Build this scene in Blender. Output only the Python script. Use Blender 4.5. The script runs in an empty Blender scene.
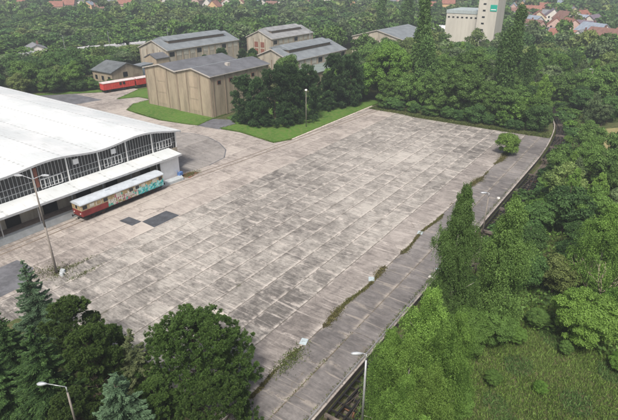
import bpy, math, random
import numpy as np
from math import radians as R, sin, cos, pi
from mathutils import Vector, Matrix

scene = bpy.context.scene
COL = scene.collection
rng = np.random.default_rng(7)
random.seed(7)

# ------------------------------------------------------------------ nodes
class NT:
    def __init__(s, name):
        m = bpy.data.materials.new(name); m.use_nodes = True
        s.m = m; s.t = m.node_tree; s.t.nodes.clear()
        s.out = s.t.nodes.new('ShaderNodeOutputMaterial')
    def _in(s, sock, v):
        if v is None: return
        if isinstance(v, bpy.types.NodeSocket): s.t.links.new(v, sock)
        elif isinstance(v, (tuple, list)):
            sock.default_value = tuple(v) + ((1.0,) if len(v) == 3 and len(sock.default_value) == 4 else ())
        else: sock.default_value = v
    def node(s, kind, **kw):
        return s.t.nodes.new(kind)
    def pos(s):
        return s.node('ShaderNodeNewGeometry').outputs['Position']
    def obj(s):
        return s.node('ShaderNodeTexCoord').outputs['Object']
    def math(s, op, a, b=None, c=None, clamp=False):
        n = s.node('ShaderNodeMath'); n.operation = op; n.use_clamp = clamp
        s._in(n.inputs[0], a); s._in(n.inputs[1], b)
        if c is not None: s._in(n.inputs[2], c)
        return n.outputs[0]
    def vmul(s, v, sc):
        n = s.node('ShaderNodeVectorMath'); n.operation = 'MULTIPLY'
        s._in(n.inputs[0], v); s._in(n.inputs[1], sc); return n.outputs[0]
    def sep(s, v):
        n = s.node('ShaderNodeSeparateXYZ'); s._in(n.inputs[0], v); return n.outputs
    def comb(s, x, y, z=0.0):
        n = s.node('ShaderNodeCombineXYZ')
        s._in(n.inputs[0], x); s._in(n.inputs[1], y); s._in(n.inputs[2], z); return n.outputs[0]
    def noise(s, v, scale, detail=4, rough=0.6, dist=0.0):
        n = s.node('ShaderNodeTexNoise'); s._in(n.inputs['Vector'], v)
        n.inputs['Scale'].default_value = scale; n.inputs['Detail'].default_value = detail
        n.inputs['Roughness'].default_value = rough; n.inputs['Distortion'].default_value = dist
        return n.outputs['Fac']
    def white(s, v):
        n = s.node('ShaderNodeTexWhiteNoise'); n.noise_dimensions = '3D'; s._in(n.inputs['Vector'], v)
        return n.outputs['Value']
    def ramp(s, v, a, b, lo=0.0, hi=1.0):
        n = s.node('ShaderNodeMapRange'); n.clamp = True; n.interpolation_type = 'SMOOTHSTEP'
        s._in(n.inputs[0], v)
        for i, q in enumerate((a, b, lo, hi)): n.inputs[i + 1].default_value = q
        return n.outputs[0]
    def mix(s, f, a, b, mode='MIX'):
        n = s.node('ShaderNodeMix'); n.data_type = 'RGBA'; n.blend_type = mode; n.clamp_result = False
        s._in(n.inputs[0], f); s._in(n.inputs[6], a); s._in(n.inputs[7], b); return n.outputs[2]
    def bump(s, h, strength=0.3, dist=0.05):
        n = s.node('ShaderNodeBump'); n.inputs['Strength'].default_value = strength
        n.inputs['Distance'].default_value = dist; s._in(n.inputs['Height'], h); return n.outputs[0]
    def pbsdf(s, color, rough=0.8, metal=0.0, bump=None, spec=0.3):
        p = s.node('ShaderNodeBsdfPrincipled')
        s._in(p.inputs['Base Color'], color); s._in(p.inputs['Roughness'], rough)
        p.inputs['Metallic'].default_value = metal
        p.inputs['Specular IOR Level'].default_value = spec
        if bump is not None: s._in(p.inputs['Normal'], bump)
        s.t.links.new(p.outputs[0], s.out.inputs[0]); return s.m

def rgb(c, k): return tuple(min(1, x * k) for x in c)

def plain(name, c, rough=0.7, metal=0.0, var=0.25, scale=1.2, spec=0.3, streak=False):
    n = NT(name); v = n.obj()
    if streak: v = n.vmul(v, (1.0, 1.0, 0.15))
    a = n.noise(v, scale, 5, 0.65); b = n.noise(v, scale * 7, 3, 0.6)
    f = n.math('ADD', n.math('MULTIPLY', a, 0.7), n.math('MULTIPLY', b, 0.3))
    col = n.mix(n.ramp(f, 0.35, 0.65), rgb(c, 1 - var), rgb(c, 1 + var * 0.6))
    return n.pbsdf(col, rough, metal, n.bump(b, 0.15, 0.02), spec)

def concrete_slabs(name, x0, px, y0, py, light, mid, dark, stain=1.0, joint=(0.11, 0.10, 0.085), pale=(0.56, 0.52, 0.48), brush=True, fine_k=1.0):
    n = NT(name); P = n.pos(); x, y, z = n.sep(P)
    wob = n.math('MULTIPLY', n.math('SUBTRACT', n.noise(P, 0.35, 3), 0.5), 0.10)
    u = n.math('DIVIDE', n.math('ADD', n.math('SUBTRACT', x, x0), wob), px)
    iu = n.math('FLOOR', u)
    sh = n.math('MULTIPLY', n.white(n.comb(iu, 3.3, 1.1)), 0.0 if not brush else 0.35)
    w = n.math('ADD', n.math('DIVIDE', n.math('ADD', n.math('SUBTRACT', y, y0), wob), py), sh)
    iv = n.math('FLOOR', w); fu = n.math('FRACT', u); fv = n.math('FRACT', w)
    cell = n.white(n.comb(iu, iv, 0.5)); cell2 = n.white(n.comb(iu, iv, 7.5)); bay = n.white(n.comb(iu, 0.0, 2.5))
    off = n.math('MULTIPLY', cell, 9.0)
    # blotches and cross-wise wear streaks, different on each slab
    V1 = n.comb(n.math('ADD', n.math('MULTIPLY', x, 0.20), n.math('MULTIPLY', off, .02)), n.math('MULTIPLY', y, 1.0), n.math('MULTIPLY', bay, 3.0))
    streak = n.noise(V1, 1.9*fine_k, 8, 0.72, 0.5)
    V2 = n.comb(n.math('MULTIPLY', x, 0.5), n.math('MULTIPLY', y, 0.35), 0.0)
    blot = n.noise(V2, 0.75*fine_k, 8, 0.72, 0.7)
    big = n.noise(P, 0.035, 4, 0.55)
    fine = n.noise(P, 3.2, 6, 0.75)
    t = n.math('ADD', n.math('MULTIPLY', streak, 0.55), n.math('MULTIPLY', blot, 0.45))
    t = n.math('ADD', t, n.math('MULTIPLY', n.math('SUBTRACT', cell2, 0.5), 0.07))
    t = n.math('ADD', t, n.math('MULTIPLY', n.math('SUBTRACT', bay, 0.5), 0.05))
    t = n.math('ADD', t, n.math('MULTIPLY', n.math('SUBTRACT', big, 0.5), 0.5))
    t = n.math('ADD', t, n.math('MULTIPLY', n.math('SUBTRACT', fine, 0.5), 0.22))
    c = n.mix(n.ramp(t, 0.36, 0.53), dark, mid)
    c = n.mix(n.ramp(t, 0.49, 0.66), c, light)
    # pale worn edges along the slab borders
    eu = n.math('MINIMUM', fu, n.math('SUBTRACT', 1.0, fu)); ev = n.math('MINIMUM', fv, n.math('SUBTRACT', 1.0, fv))
    du = n.math('MULTIPLY', eu, px); dv = n.math('MULTIPLY', ev, py)
    d = n.math('MINIMUM', du, dv)
    wn = n.noise(P, 0.5, 5, 0.7)
    worn = n.math('MULTIPLY', n.ramp(d, 0.12, 0.5, 1, 0), n.ramp(wn, 0.47, 0.60))
    c = n.mix(n.math('MULTIPLY', worn, 0.55 * stain), c, pale)
    lip = n.math('MULTIPLY', n.ramp(fu, 0.80, 0.97), n.ramp(n.noise(n.comb(n.math('MULTIPLY', x, .2), y, 2.0), 0.9, 6, 0.75), 0.44, 0.60))  # paler toward the high-x side of each bay, in patches
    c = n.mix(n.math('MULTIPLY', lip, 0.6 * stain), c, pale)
    # darker band along the low-x side of each bay, in patches
    dark_side = n.math('MULTIPLY', n.ramp(fu, 0.0, 0.28, 1, 0), n.ramp(n.noise(n.comb(n.math('MULTIPLY', x, .3), y, 0.0), 0.25, 5, 0.6), 0.42, 0.62))
    c = n.mix(n.math('MULTIPLY', dark_side, 0.5 * stain), c, dark)
    # thin bright scrapes running across the bays
    V3 = n.comb(n.math('MULTIPLY', x, 0.10), n.math('MULTIPLY', y, 1.6), 4.0)
    sc = n.ramp(n.noise(V3, 1.1, 6, 0.75, 0.25), 0.57, 0.65)
    c = n.mix(n.math('MULTIPLY', sc, 0.55 * stain), c, pale)
    # joints
    jn = n.noise(P, 1.4, 4, 0.7)
    ju = n.math('MULTIPLY', n.ramp(du, 0.035, 0.10, 1, 0), n.ramp(jn, 0.36, 0.52))
    jv = n.math('MULTIPLY', n.ramp(dv, 0.02, 0.07, 1, 0), n.ramp(jn, 0.50, 0.60))
    j = n.math('MAXIMUM', ju, n.math('MULTIPLY', jv, 0.9))
    c = n.mix(n.math('MULTIPLY', j, 0.85), c, joint)
    # hairline cracks and oil spots
    vo = n.node('ShaderNodeTexVoronoi'); vo.feature = 'DISTANCE_TO_EDGE'; vo.inputs['Scale'].default_value = 0.16
    nv = n.node('ShaderNodeTexNoise'); nv.inputs['Scale'].default_value = .6; n._in(nv.inputs['Vector'], P); nv.inputs['Detail'].default_value = 4
    va = n.node('ShaderNodeVectorMath'); va.operation = 'ADD'; n._in(va.inputs[0], P); n._in(va.inputs[1], n.vmul(nv.outputs['Color'], (2.2, 2.2, 0.0)))
    n._in(vo.inputs['Vector'], va.outputs[0])
    ck = n.math('MULTIPLY', n.ramp(vo.outputs['Distance'], 0.003, 0.012, 1, 0), n.ramp(n.noise(P, .2, 3), .46, .62))
    c = n.mix(n.math('MULTIPLY', ck, 0.45), c, joint)
    c = n.mix(n.math('MULTIPLY', n.ramp(n.noise(P, .9, 3, .5), .70, .78), .55), c, dark)
    # moss creeping from joints
    ms = n.math('MULTIPLY', n.ramp(d, 0.05, 0.45, 1, 0), n.ramp(n.noise(P, 0.16, 6, 0.75), 0.60, 0.72))
    c = n.mix(n.math('MULTIPLY', ms, 0.7), c, (0.07, 0.075, 0.035))
    h = n.math('SUBTRACT', n.math('MULTIPLY', fine, 0.5), j)
    return n.pbsdf(c, 0.9, 0, n.bump(h, 0.35, 0.03), 0.2)

def leafmat(name, c1, c2, c3, trans=0.3):
    n = NT(name)
    a = n.node('ShaderNodeAttribute'); a.attribute_name = 'tint'
    g = n.node('ShaderNodeAttribute'); g.attribute_name = 'hue'
    oi = n.node('ShaderNodeObjectInfo')
    hue = n.math('FRACT', n.math('ADD', g.outputs['Fac'], oi.outputs['Random']))
    c = n.mix(n.ramp(a.outputs['Fac'], .05, .95), rgb(c1, .8), rgb(c2, 1.12))
    c = n.mix(n.math('MULTIPLY', n.ramp(hue, 0.3, 1.0), 0.55), c, c3)
    val = n.math('ADD', 0.72, n.math('MULTIPLY', n.math('FRACT', n.math('MULTIPLY', hue, 7.3)), 0.5))
    c = n.mix(1.0, c, n.comb(val, val, val), 'MULTIPLY')
    p = n.node('ShaderNodeBsdfPrincipled'); n._in(p.inputs['Base Color'], c)
    p.inputs['Roughness'].default_value = 0.62; p.inputs['Specular IOR Level'].default_value = 0.25
    tr = n.node('ShaderNodeBsdfTranslucent'); n._in(tr.inputs[0], c)
    mx = n.node('ShaderNodeMixShader'); mx.inputs[0].default_value = trans
    n.t.links.new(p.outputs[0], mx.inputs[1]); n.t.links.new(tr.outputs[0], mx.inputs[2])
    n.t.links.new(mx.outputs[0], n.out.inputs[0]); return n.m

def groundmat(name, cols, scale, rough=0.95):
    n = NT(name); P = n.pos()
    a = n.noise(P, scale, 8, 0.7, 0.3); b = n.noise(P, scale * 9, 6, 0.75); q = n.noise(P, scale * 60, 3, 0.7)
    c = n.mix(n.ramp(a, 0.38, 0.60), cols[0], cols[1])
    c = n.mix(n.ramp(b, 0.40, 0.62), c, cols[2])
    c = n.mix(n.math('MULTIPLY', n.ramp(q, 0.45, 0.7), 0.45), c, rgb(cols[0], 0.6))
    return n.pbsdf(c, rough, 0, n.bump(n.math('ADD', b, q), 0.6, 0.12), 0.1)

# ------------------------------------------------------------------ tagging
def tag(o, label=None, cat=None, group=None, kind=None):
    if label: o['label'] = label
    if cat: o['category'] = cat
    if group: o['group'] = group
    if kind: o['kind'] = kind
    return o

def empty(name, loc, rz=0.0, label=None, cat=None, group=None):
    o = bpy.data.objects.new(name, None); COL.objects.link(o)
    o.location = loc; o.rotation_euler = (0, 0, rz); o.empty_display_size = 0.5
    return tag(o, label, cat, group)

class MB:
    def __init__(s): s.v = []; s.f = []
    def add(s, vs, fs):
        k = len(s.v); s.v += [tuple(v) for v in vs]; s.f += [tuple(i + k for i in f) for f in fs]; return s
    def box(s, x0, x1, y0, y1, z0, z1):
        return s.add([(x0,y0,z0),(x1,y0,z0),(x1,y1,z0),(x0,y1,z0),(x0,y0,z1),(x1,y0,z1),(x1,y1,z1),(x0,y1,z1)],
                     [(0,3,2,1),(4,5,6,7),(0,1,5,4),(1,2,6,5),(2,3,7,6),(3,0,4,7)])
    def prism(s, poly, z0, z1):
        n = len(poly)
        a = sum(poly[i][0]*poly[(i+1)%n][1]-poly[(i+1)%n][0]*poly[i][1] for i in range(n))
        if a < 0: poly = poly[::-1]
        vs = [(x, y, z0) for x, y in poly] + [(x, y, z1) for x, y in poly]
        fs = [tuple(range(n-1, -1, -1)), tuple(range(n, 2*n))] + [(i, (i+1)%n, n+(i+1)%n, n+i) for i in range(n)]
        return s.add(vs, fs)
    def extrude(s, prof, a0, a1, axis='y'):
        """closed profile of (horizontal, z) points, extruded along y or x"""
        n = len(prof)
        if axis == 'y': vs = [(p, a0, z) for p, z in prof] + [(p, a1, z) for p, z in prof]
        else: vs = [(a0, p, z) for p, z in prof] + [(a1, p, z) for p, z in prof]
        fs = [tuple(range(n)), tuple(range(2*n-1, n-1, -1))] + [(i, n+i, n+(i+1)%n, (i+1)%n) for i in range(n)]
        return s.add(vs, fs)
    def tube(s, p0, p1, r0, r1=None, n=8, cap=True):
        r1 = r0 if r1 is None else r1
        p0 = Vector(p0); p1 = Vector(p1); d = (p1 - p0)
        if d.length < 1e-6: return s
        d.normalize(); a = d.orthogonal().normalized(); b = d.cross(a)
        k = len(s.v)
        for p, r in ((p0, r0), (p1, r1)):
            for i in range(n):
                t = 2*pi*i/n; s.v.append(tuple(p + (a*cos(t) + b*sin(t))*r))
        for i in range(n): s.f.append((k+i, k+(i+1)%n, k+n+(i+1)%n, k+n+i))
        if cap: s.f.append(tuple(k+i for i in range(n-1, -1, -1))); s.f.append(tuple(k+n+i for i in range(n)))
        return s
    def path(s, pts, r0, r1=None, n=8):
        r1 = r0 if r1 is None else r1; m = len(pts) - 1
        for i in range(m):
            s.tube(pts[i], pts[i+1], r0+(r1-r0)*i/m, r0+(r1-r0)*(i+1)/m, n)
        return s
    def build(s, name, mat, parent=None, smooth=False, fix=True):
        me = bpy.data.meshes.new(name); me.from_pydata(s.v, [], s.f)
        if fix:
            import bmesh
            bm = bmesh.new(); bm.from_mesh(me); bmesh.ops.recalc_face_normals(bm, faces=bm.faces); bm.to_mesh(me); bm.free()
        me.materials.append(mat)
        if smooth: me.polygons.foreach_set('use_smooth', [True]*len(me.polygons))
        o = bpy.data.objects.new(name, me); COL.objects.link(o)
        if parent: o.parent = parent
        return o

def bevel(o, w=0.03, seg=2):
    m = o.modifiers.new('b', 'BEVEL'); m.width = w; m.segments = seg; m.limit_method = 'ANGLE'; return o

def copy_tree(o, parent=None):
    c = o.copy(); COL.objects.link(c)
    if parent: c.parent = parent
    for ch in list(o.children): copy_tree(ch, c)
    return c

# ------------------------------------------------------------------ camera (also used to skip what is never in view)
F, CX, CY, HY, VX, H = 505.0, 309.0, 210.0, -32.0, 703.0, 40.0
PITCH = math.atan((CY-HY)/F); YAW = math.atan((VX-CX)/math.hypot(F, CY-HY))
FW = np.array([-sin(YAW)*cos(PITCH), cos(YAW)*cos(PITCH), -sin(PITCH)])
RT = np.array([cos(YAW), sin(YAW), 0.0]); UP = np.cross(RT, FW)
def proj(x, y, z):
    v = np.array([x, y, z-H]); d = v @ FW
    if d < 1: return (-999, -999, d)
    return CX+F*(v @ RT)/d, CY-F*(v @ UP)/d, d
def inview(x, y, h, m=60):
    px, py, d = proj(x, y, h*0.6)
    if d < 3: return False
    r = F*6/d
    return -m-r < px < 618+m+r and -m-60 < py < 420+m+r

# ------------------------------------------------------------------ materials
M = {}
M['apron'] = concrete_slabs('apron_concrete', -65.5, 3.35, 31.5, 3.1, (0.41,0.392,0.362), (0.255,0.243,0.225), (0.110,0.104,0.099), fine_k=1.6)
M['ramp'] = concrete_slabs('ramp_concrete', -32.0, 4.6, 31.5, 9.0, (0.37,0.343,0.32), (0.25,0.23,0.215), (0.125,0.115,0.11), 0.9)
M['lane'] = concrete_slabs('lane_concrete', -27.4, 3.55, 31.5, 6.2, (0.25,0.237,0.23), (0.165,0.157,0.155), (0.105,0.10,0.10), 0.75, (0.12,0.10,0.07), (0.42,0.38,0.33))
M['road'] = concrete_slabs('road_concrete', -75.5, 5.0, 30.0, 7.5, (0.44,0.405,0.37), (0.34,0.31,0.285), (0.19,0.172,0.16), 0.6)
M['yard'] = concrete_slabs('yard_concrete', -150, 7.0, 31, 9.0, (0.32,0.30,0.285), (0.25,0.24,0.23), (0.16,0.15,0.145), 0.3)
M['asphalt'] = plain('asphalt', (0.075,0.082,0.095), 0.9, var=0.35, scale=0.8)
M['asphalt_old'] = plain('old_asphalt', (0.13,0.135,0.15), 0.9, var=0.35, scale=0.3)
M['kerb'] = plain('kerb_concrete', (0.55,0.50,0.45), 0.85)
M['pale_patch'] = plain('pale_patch', (0.55,0.51,0.46), 0.9, var=0.3, scale=1.0)
M['ballast'] = groundmat('ballast', ((0.05,0.045,0.04),(0.12,0.10,0.085),(0.07,0.08,0.04)), 0.8)
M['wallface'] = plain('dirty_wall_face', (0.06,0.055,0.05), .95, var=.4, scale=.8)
M['soil'] = groundmat('soil', ((0.045,0.065,0.022),(0.085,0.12,0.04),(0.12,0.115,0.06)), 0.12)
M['lawn'] = groundmat('lawn', ((0.048,0.128,0.019),(0.078,0.18,0.028),(0.13,0.18,0.052)), 0.10)
M['lawn_dry'] = groundmat('dry_grass', ((0.26,0.23,0.11),(0.20,0.22,0.08),(0.32,0.27,0.15)), 0.18)
M['white_roof'] = None
M['white'] = plain('white_paint', (0.78,0.80,0.81), 0.55, var=0.08, scale=0.6)
M['offwhite'] = plain('offwhite_render', (0.62,0.61,0.58), 0.8, var=0.15, streak=True)
M['fascia'] = plain('grey_fascia', (0.42,0.44,0.46), 0.6, var=0.15)
M['steel'] = plain('galvanised_steel', (0.42,0.44,0.46), 0.45, 0.5, var=0.15)
M['lampgrey'] = plain('lamp_housing', (0.40,0.43,0.46), 0.4, 0.2, var=0.1)
M['concrete_pole'] = plain('concrete_pole', (0.23,0.21,0.19), 0.9, var=0.2)
M['dark'] = plain('dark_steel', (0.025,0.024,0.024), 0.6, 0.3, var=0.3)
M['rust'] = plain('rusty_steel', (0.14,0.075,0.045), 0.85, 0.1, var=0.4)
M['rail'] = plain('rail_steel', (0.17,0.14,0.12), 0.5, 0.4, var=0.3)
M['groove'] = plain('rail_groove', (0.25,0.21,0.175), .9, var=.3)
M['panel_far'] = plain('far_panel', (0.39,0.36,0.30), .88, var=.3, scale=.5, streak=True)
M['sleeper'] = plain('sleeper', (0.14,0.12,0.10), 0.95, var=0.3)
M['platform'] = plain('platform_floor', (0.20,0.165,0.145), 0.9, var=0.3, scale=0.6)
M['coping'] = plain('platform_coping', (0.42,0.46,0.48), 0.85, var=0.15)
M['beige'] = plain('beige_render', (0.36,0.33,0.27), 0.85, var=0.2, streak=True)
M['panel'] = plain('concrete_panel', (0.32,0.275,0.205), 0.88, var=0.28, scale=0.7, streak=True)
M['panel_light'] = plain('pale_panel', (0.36,0.30,0.225), 0.88, var=0.22, scale=0.7, streak=True)
M['pilaster'] = plain('pilaster', (0.24,0.195,0.15), 0.9, var=0.2, streak=True)
M['bitumen'] = plain('bitumen_roof', (0.125,0.132,0.148), 0.8, var=0.25, scale=0.35)
M['paleroof'] = plain('pale_parapet_and_sheen', (0.36,0.42,0.43), 0.6, var=0.15)  # silo parapet tone; also stands in for sky sheen on one gable
M['greyroof'] = plain('grey_roof', (0.19,0.215,0.235), 0.75, var=0.22, scale=0.3)
M['greyroof2'] = plain('weathered_roof', (0.26,0.27,0.28), 0.75, var=0.3, scale=0.25)
M['shedroof'] = plain('shed_roof', (0.115,0.13,0.14), 0.85, var=0.3, scale=0.5)
M['greenroof'] = plain('mossy_roof', (0.19,0.23,0.22), 0.8, var=0.2, scale=0.4)
M['trim'] = plain('roof_trim', (0.42,0.40,0.37), 0.6, var=0.1)
M['darkglass'] = NT('dark_glass').pbsdf((0.018,0.022,0.026), 0.12, 0, None, 0.5)
M['redpanel'] = plain('red_panel', (0.22,0.09,0.065), 0.8, var=0.3)
M['wagonred'] = plain('wagon_red', (0.50,0.062,0.05), 0.55, var=0.2, scale=0.8)
M['wagonroof'] = plain('wagon_roof', (0.60,0.53,0.52), 0.6, var=0.15)
M['carroof'] = plain('car_roof', (0.47,0.52,0.57), 0.5, 0.0, var=0.14, scale=0.8)
M['cream'] = plain('cream_paint', (0.40,0.32,0.20), 0.6, var=0.25, scale=1.5)
M['maroon'] = plain('maroon_paint', (0.20,0.035,0.035), 0.55, var=0.3, scale=1.2)
M['ltblue'] = plain('pale_blue_plate', (0.42,0.50,0.53), 0.4, var=0.15)
M['silo'] = plain('silo_render', (0.50,0.49,0.44), 0.9, var=0.12, scale=0.15, streak=True)
M['teal'] = plain('teal_sign', (0.01,0.36,0.27), 0.5, var=0.05)
M['blue'] = plain('blue_paint', (0.10,0.20,0.45), 0.5, var=0.2)
M['tankgrey'] = plain('tank_paint', (0.40,0.41,0.43), 0.5, var=0.2, scale=0.5)
M['bark'] = plain('bark', (0.085,0.065,0.05), 0.95, var=0.4, scale=3)
M['birchbark'] = plain('birch_bark', (0.50,0.48,0.44), 0.85, var=0.45, scale=4)
M['deadwood'] = plain('dead_wood', (0.30,0.26,0.20), 0.9, var=0.3, scale=3)

# wavy white hall roof: seams every bay
def roofmat():
    n = NT('white_hall_roof'); P = n.pos(); x, y, z = n.sep(P)
    fy = n.math('FRACT', n.math('DIVIDE', n.math('SUBTRACT', 68.0, y), 6.2))
    dy = n.math('MULTIPLY', n.math('MINIMUM', fy, n.math('SUBTRACT', 1.0, fy)), 6.2)
    fx = n.math('FRACT', n.math('DIVIDE', x, 1.5)); dx = n.math('MINIMUM', fx, n.math('SUBTRACT', 1.0, fx))
    seam = n.ramp(dy, 0.05, 0.14, 1, 0)
    dots = n.math('MULTIPLY', n.ramp(dy, 0.16, 0.26, 1, 0), n.ramp(dx, 0.08, 0.16, 1, 0))
    a = n.noise(P, 0.16, 5, 0.6); b = n.noise(n.vmul(P, (0.3, 2.0, 1.0)), 0.6, 5, 0.7)
    c = n.mix(n.ramp(a, 0.35, 0.7), (0.57,0.61,0.625), (0.69,0.715,0.725))
    c = n.mix(n.math('MULTIPLY', n.ramp(b, 0.5, 0.75), 0.3), c, (0.52,0.55,0.55))
    e1 = n.noise(n.vmul(P, (0.25, 1.6, 1.0)), 1.4, 7, 0.75)
    c = n.mix(n.math('MULTIPLY', n.ramp(e1, 0.50, 0.70), 0.5), c, (0.36,0.38,0.37))
    sh = n.white(n.comb(n.math('FLOOR', n.math('DIVIDE', x, 6.0)), n.math('FLOOR', n.math('DIVIDE', n.math('SUBTRACT', 68.0, y), 3.1)), .5))
    c = n.mix(n.math('MULTIPLY', sh, 0.12), c, (0.45,0.48,0.49))
    c = n.mix(n.math('MULTIPLY', seam, 0.55), c, (0.45,0.47,0.48))
    c = n.mix(n.math('MULTIPLY', dots, 0.75), c, (0.28,0.30,0.30))
    return n.pbsdf(c, 0.6, 0, None, 0.3)
M['white_roof'] = roofmat()

L = {}
L['broad'] = leafmat('leaf_green', (0.058,0.121,0.027), (0.153,0.268,0.068), (0.124,0.233,0.042))
L['dark'] = leafmat('leaf_dark', (0.041,0.101,0.032), (0.101,0.200,0.059), (0.091,0.174,0.046))
L['bright'] = leafmat('leaf_bright', (0.066,0.160,0.024), (0.154,0.286,0.053), (0.160,0.248,0.050))
L['olive'] = leafmat('leaf_olive', (0.096,0.162,0.045), (0.220,0.301,0.098), (0.200,0.239,0.075))
L['willow'] = leafmat('leaf_silver', (0.081,0.134,0.062), (0.185,0.262,0.117), (0.156,0.223,0.095))
L['birch'] = leafmat('leaf_birch', (0.080,0.168,0.030), (0.198,0.342,0.072), (0.227,0.359,0.077))
L['poplar'] = leafmat('leaf_poplar', (0.049,0.114,0.033), (0.122,0.220,0.065), (0.114,0.204,0.053))
L['pine'] = leafmat('needle_pine', (0.022,0.051,0.014), (0.078,0.130,0.028), (0.055,0.110,0.024), 0.12)
L['pinedark'] = leafmat('needle_dark', (0.025,0.060,0.025), (0.070,0.137,0.046), (0.053,0.113,0.039), 0.1)
L['bluespruce'] = leafmat('needle_blue', (0.057,0.111,0.059), (0.135,0.222,0.124), (0.104,0.178,0.097), 0.12)
L['spruce'] = leafmat('needle_spruce', (0.032,0.080,0.028), (0.098,0.183,0.051), (0.080,0.155,0.046), 0.15)
L['larch'] = leafmat('needle_larch', (0.062,0.094,0.042), (0.156,0.182,0.083), (0.135,0.156,0.073), 0.2)
L['grass'] = leafmat('grass_blade', (0.085,0.150,0.032), (0.185,0.290,0.065), (0.185,0.265,0.080), 0.3)
L['weeping'] = leafmat('leaf_weeping', (0.053,0.117,0.032), (0.131,0.229,0.065), (0.121,0.209,0.055))
L['lawnblade'] = leafmat('lawn_blade', (0.060,0.125,0.022), (0.110,0.190,0.035), (0.14,0.18,0.05), 0.2)
L['weeping_light'] = leafmat('leaf_weeping_light', (0.075,0.150,0.036), (0.170,0.285,0.075), (0.155,0.260,0.065))
L['weed2'] = leafmat('rough_grass', (0.060,0.095,0.028), (0.125,0.165,0.050), (0.15,0.15,0.06), 0.2)
L['weed'] = leafmat('weed_blade', (0.070,0.083,0.029), (0.139,0.146,0.054), (0.157,0.127,0.058), 0.2)

# ------------------------------------------------------------------ foliage arrays
def unit(v): return v / np.maximum(np.linalg.norm(v, axis=-1, keepdims=True), 1e-9)
def rdir(n, r): return unit(r.normal(size=(n, 3)))
def cards(P, D, S, l, w):
    """rhombic leaf clumps: centre P, long axis D, side axis S"""
    l = np.asarray(l).reshape(-1, 1) * np.ones((len(P), 1)); w = np.asarray(w).reshape(-1, 1) * np.ones((len(P), 1))
    return np.stack([P - D*l, P + S*w - D*l*0.1, P + D*l, P - S*w - D*l*0.1], 1).reshape(-1, 3)
def faced(P, N, l, w, r, jit=0.6):
    N = unit(N + r.normal(size=P.shape)*jit)
    D = unit(np.cross(N, rdir(len(P), r))); S = np.cross(N, D)
    return cards(P, D, S, l, w)
def cardmesh(name, V, tint, hue=None):
    n = len(V)//4; me = bpy.data.meshes.new(name)
    me.vertices.add(4*n); me.vertices.foreach_set('co', V.astype(np.float32).ravel())
    me.loops.add(4*n); me.loops.foreach_set('vertex_index', np.arange(4*n, dtype=np.int32))
    me.polygons.add(n); me.polygons.foreach_set('loop_start', np.arange(0, 4*n, 4, dtype=np.int32))
    try: me.polygons.foreach_set('loop_total', np.full(n, 4, dtype=np.int32))
    except Exception: pass
    a = me.attributes.new('tint', 'FLOAT', 'FACE'); a.data.foreach_set('value', np.clip(tint, 0, 1).astype(np.float32))
    if hue is not None:
        b = me.attributes.new('hue', 'FLOAT', 'FACE'); b.data.foreach_set('value', hue.astype(np.float32))
    me.update(calc_edges=True); return me

def fol_broad(h, r, nl, size, seed, ncl=38, low=0.22, squash=1.0, ragged=0.28, rcr=(0.20, 0.40)):
    q = np.random.default_rng(seed); cz = h*(1+low)/2; rz = h*(1-low)/2
    d = rdir(ncl, q); d[:, 2] = np.abs(d[:, 2])*np.where(q.random(ncl) < 0.68, 1, -1)
    rad = 1 - ragged*q.random(ncl)
    C = np.stack([d[:, 0]*r*rad*0.78, d[:, 1]*r*rad*0.78, cz + d[:, 2]*rz*rad*0.80], 1)
    C = np.vstack([C, np.stack([q.normal(0, r*0.25, 6), q.normal(0, r*0.25, 6), cz+q.uniform(-.4, .5, 6)*rz], 1)])
    rc = r*q.uniform(rcr[0], rcr[1], len(C)); ct = q.random(len(C))
    k = q.choice(len(C), nl, p=rc**2/np.sum(rc**2))
    dd = rdir(nl, q); dd[:, 2] = np.where(q.random(nl) < 0.6, np.abs(dd[:, 2]), dd[:, 2])
    fac = q.uniform(0.55, 1.12, nl)[:, None]
    P = C[k] + dd*fac*rc[k][:, None]*np.array([1, 1, 0.75*squash]); P[:, 2] = np.maximum(P[:, 2], 0.15)
    s = size*q.uniform(0.6, 1.3, nl)
    V = faced(P, dd + np.array([0, 0, .35]), s, s*0.62, q)
    return V, 0.55*q.random(nl)+0.45*ct[k], C, rc

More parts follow.
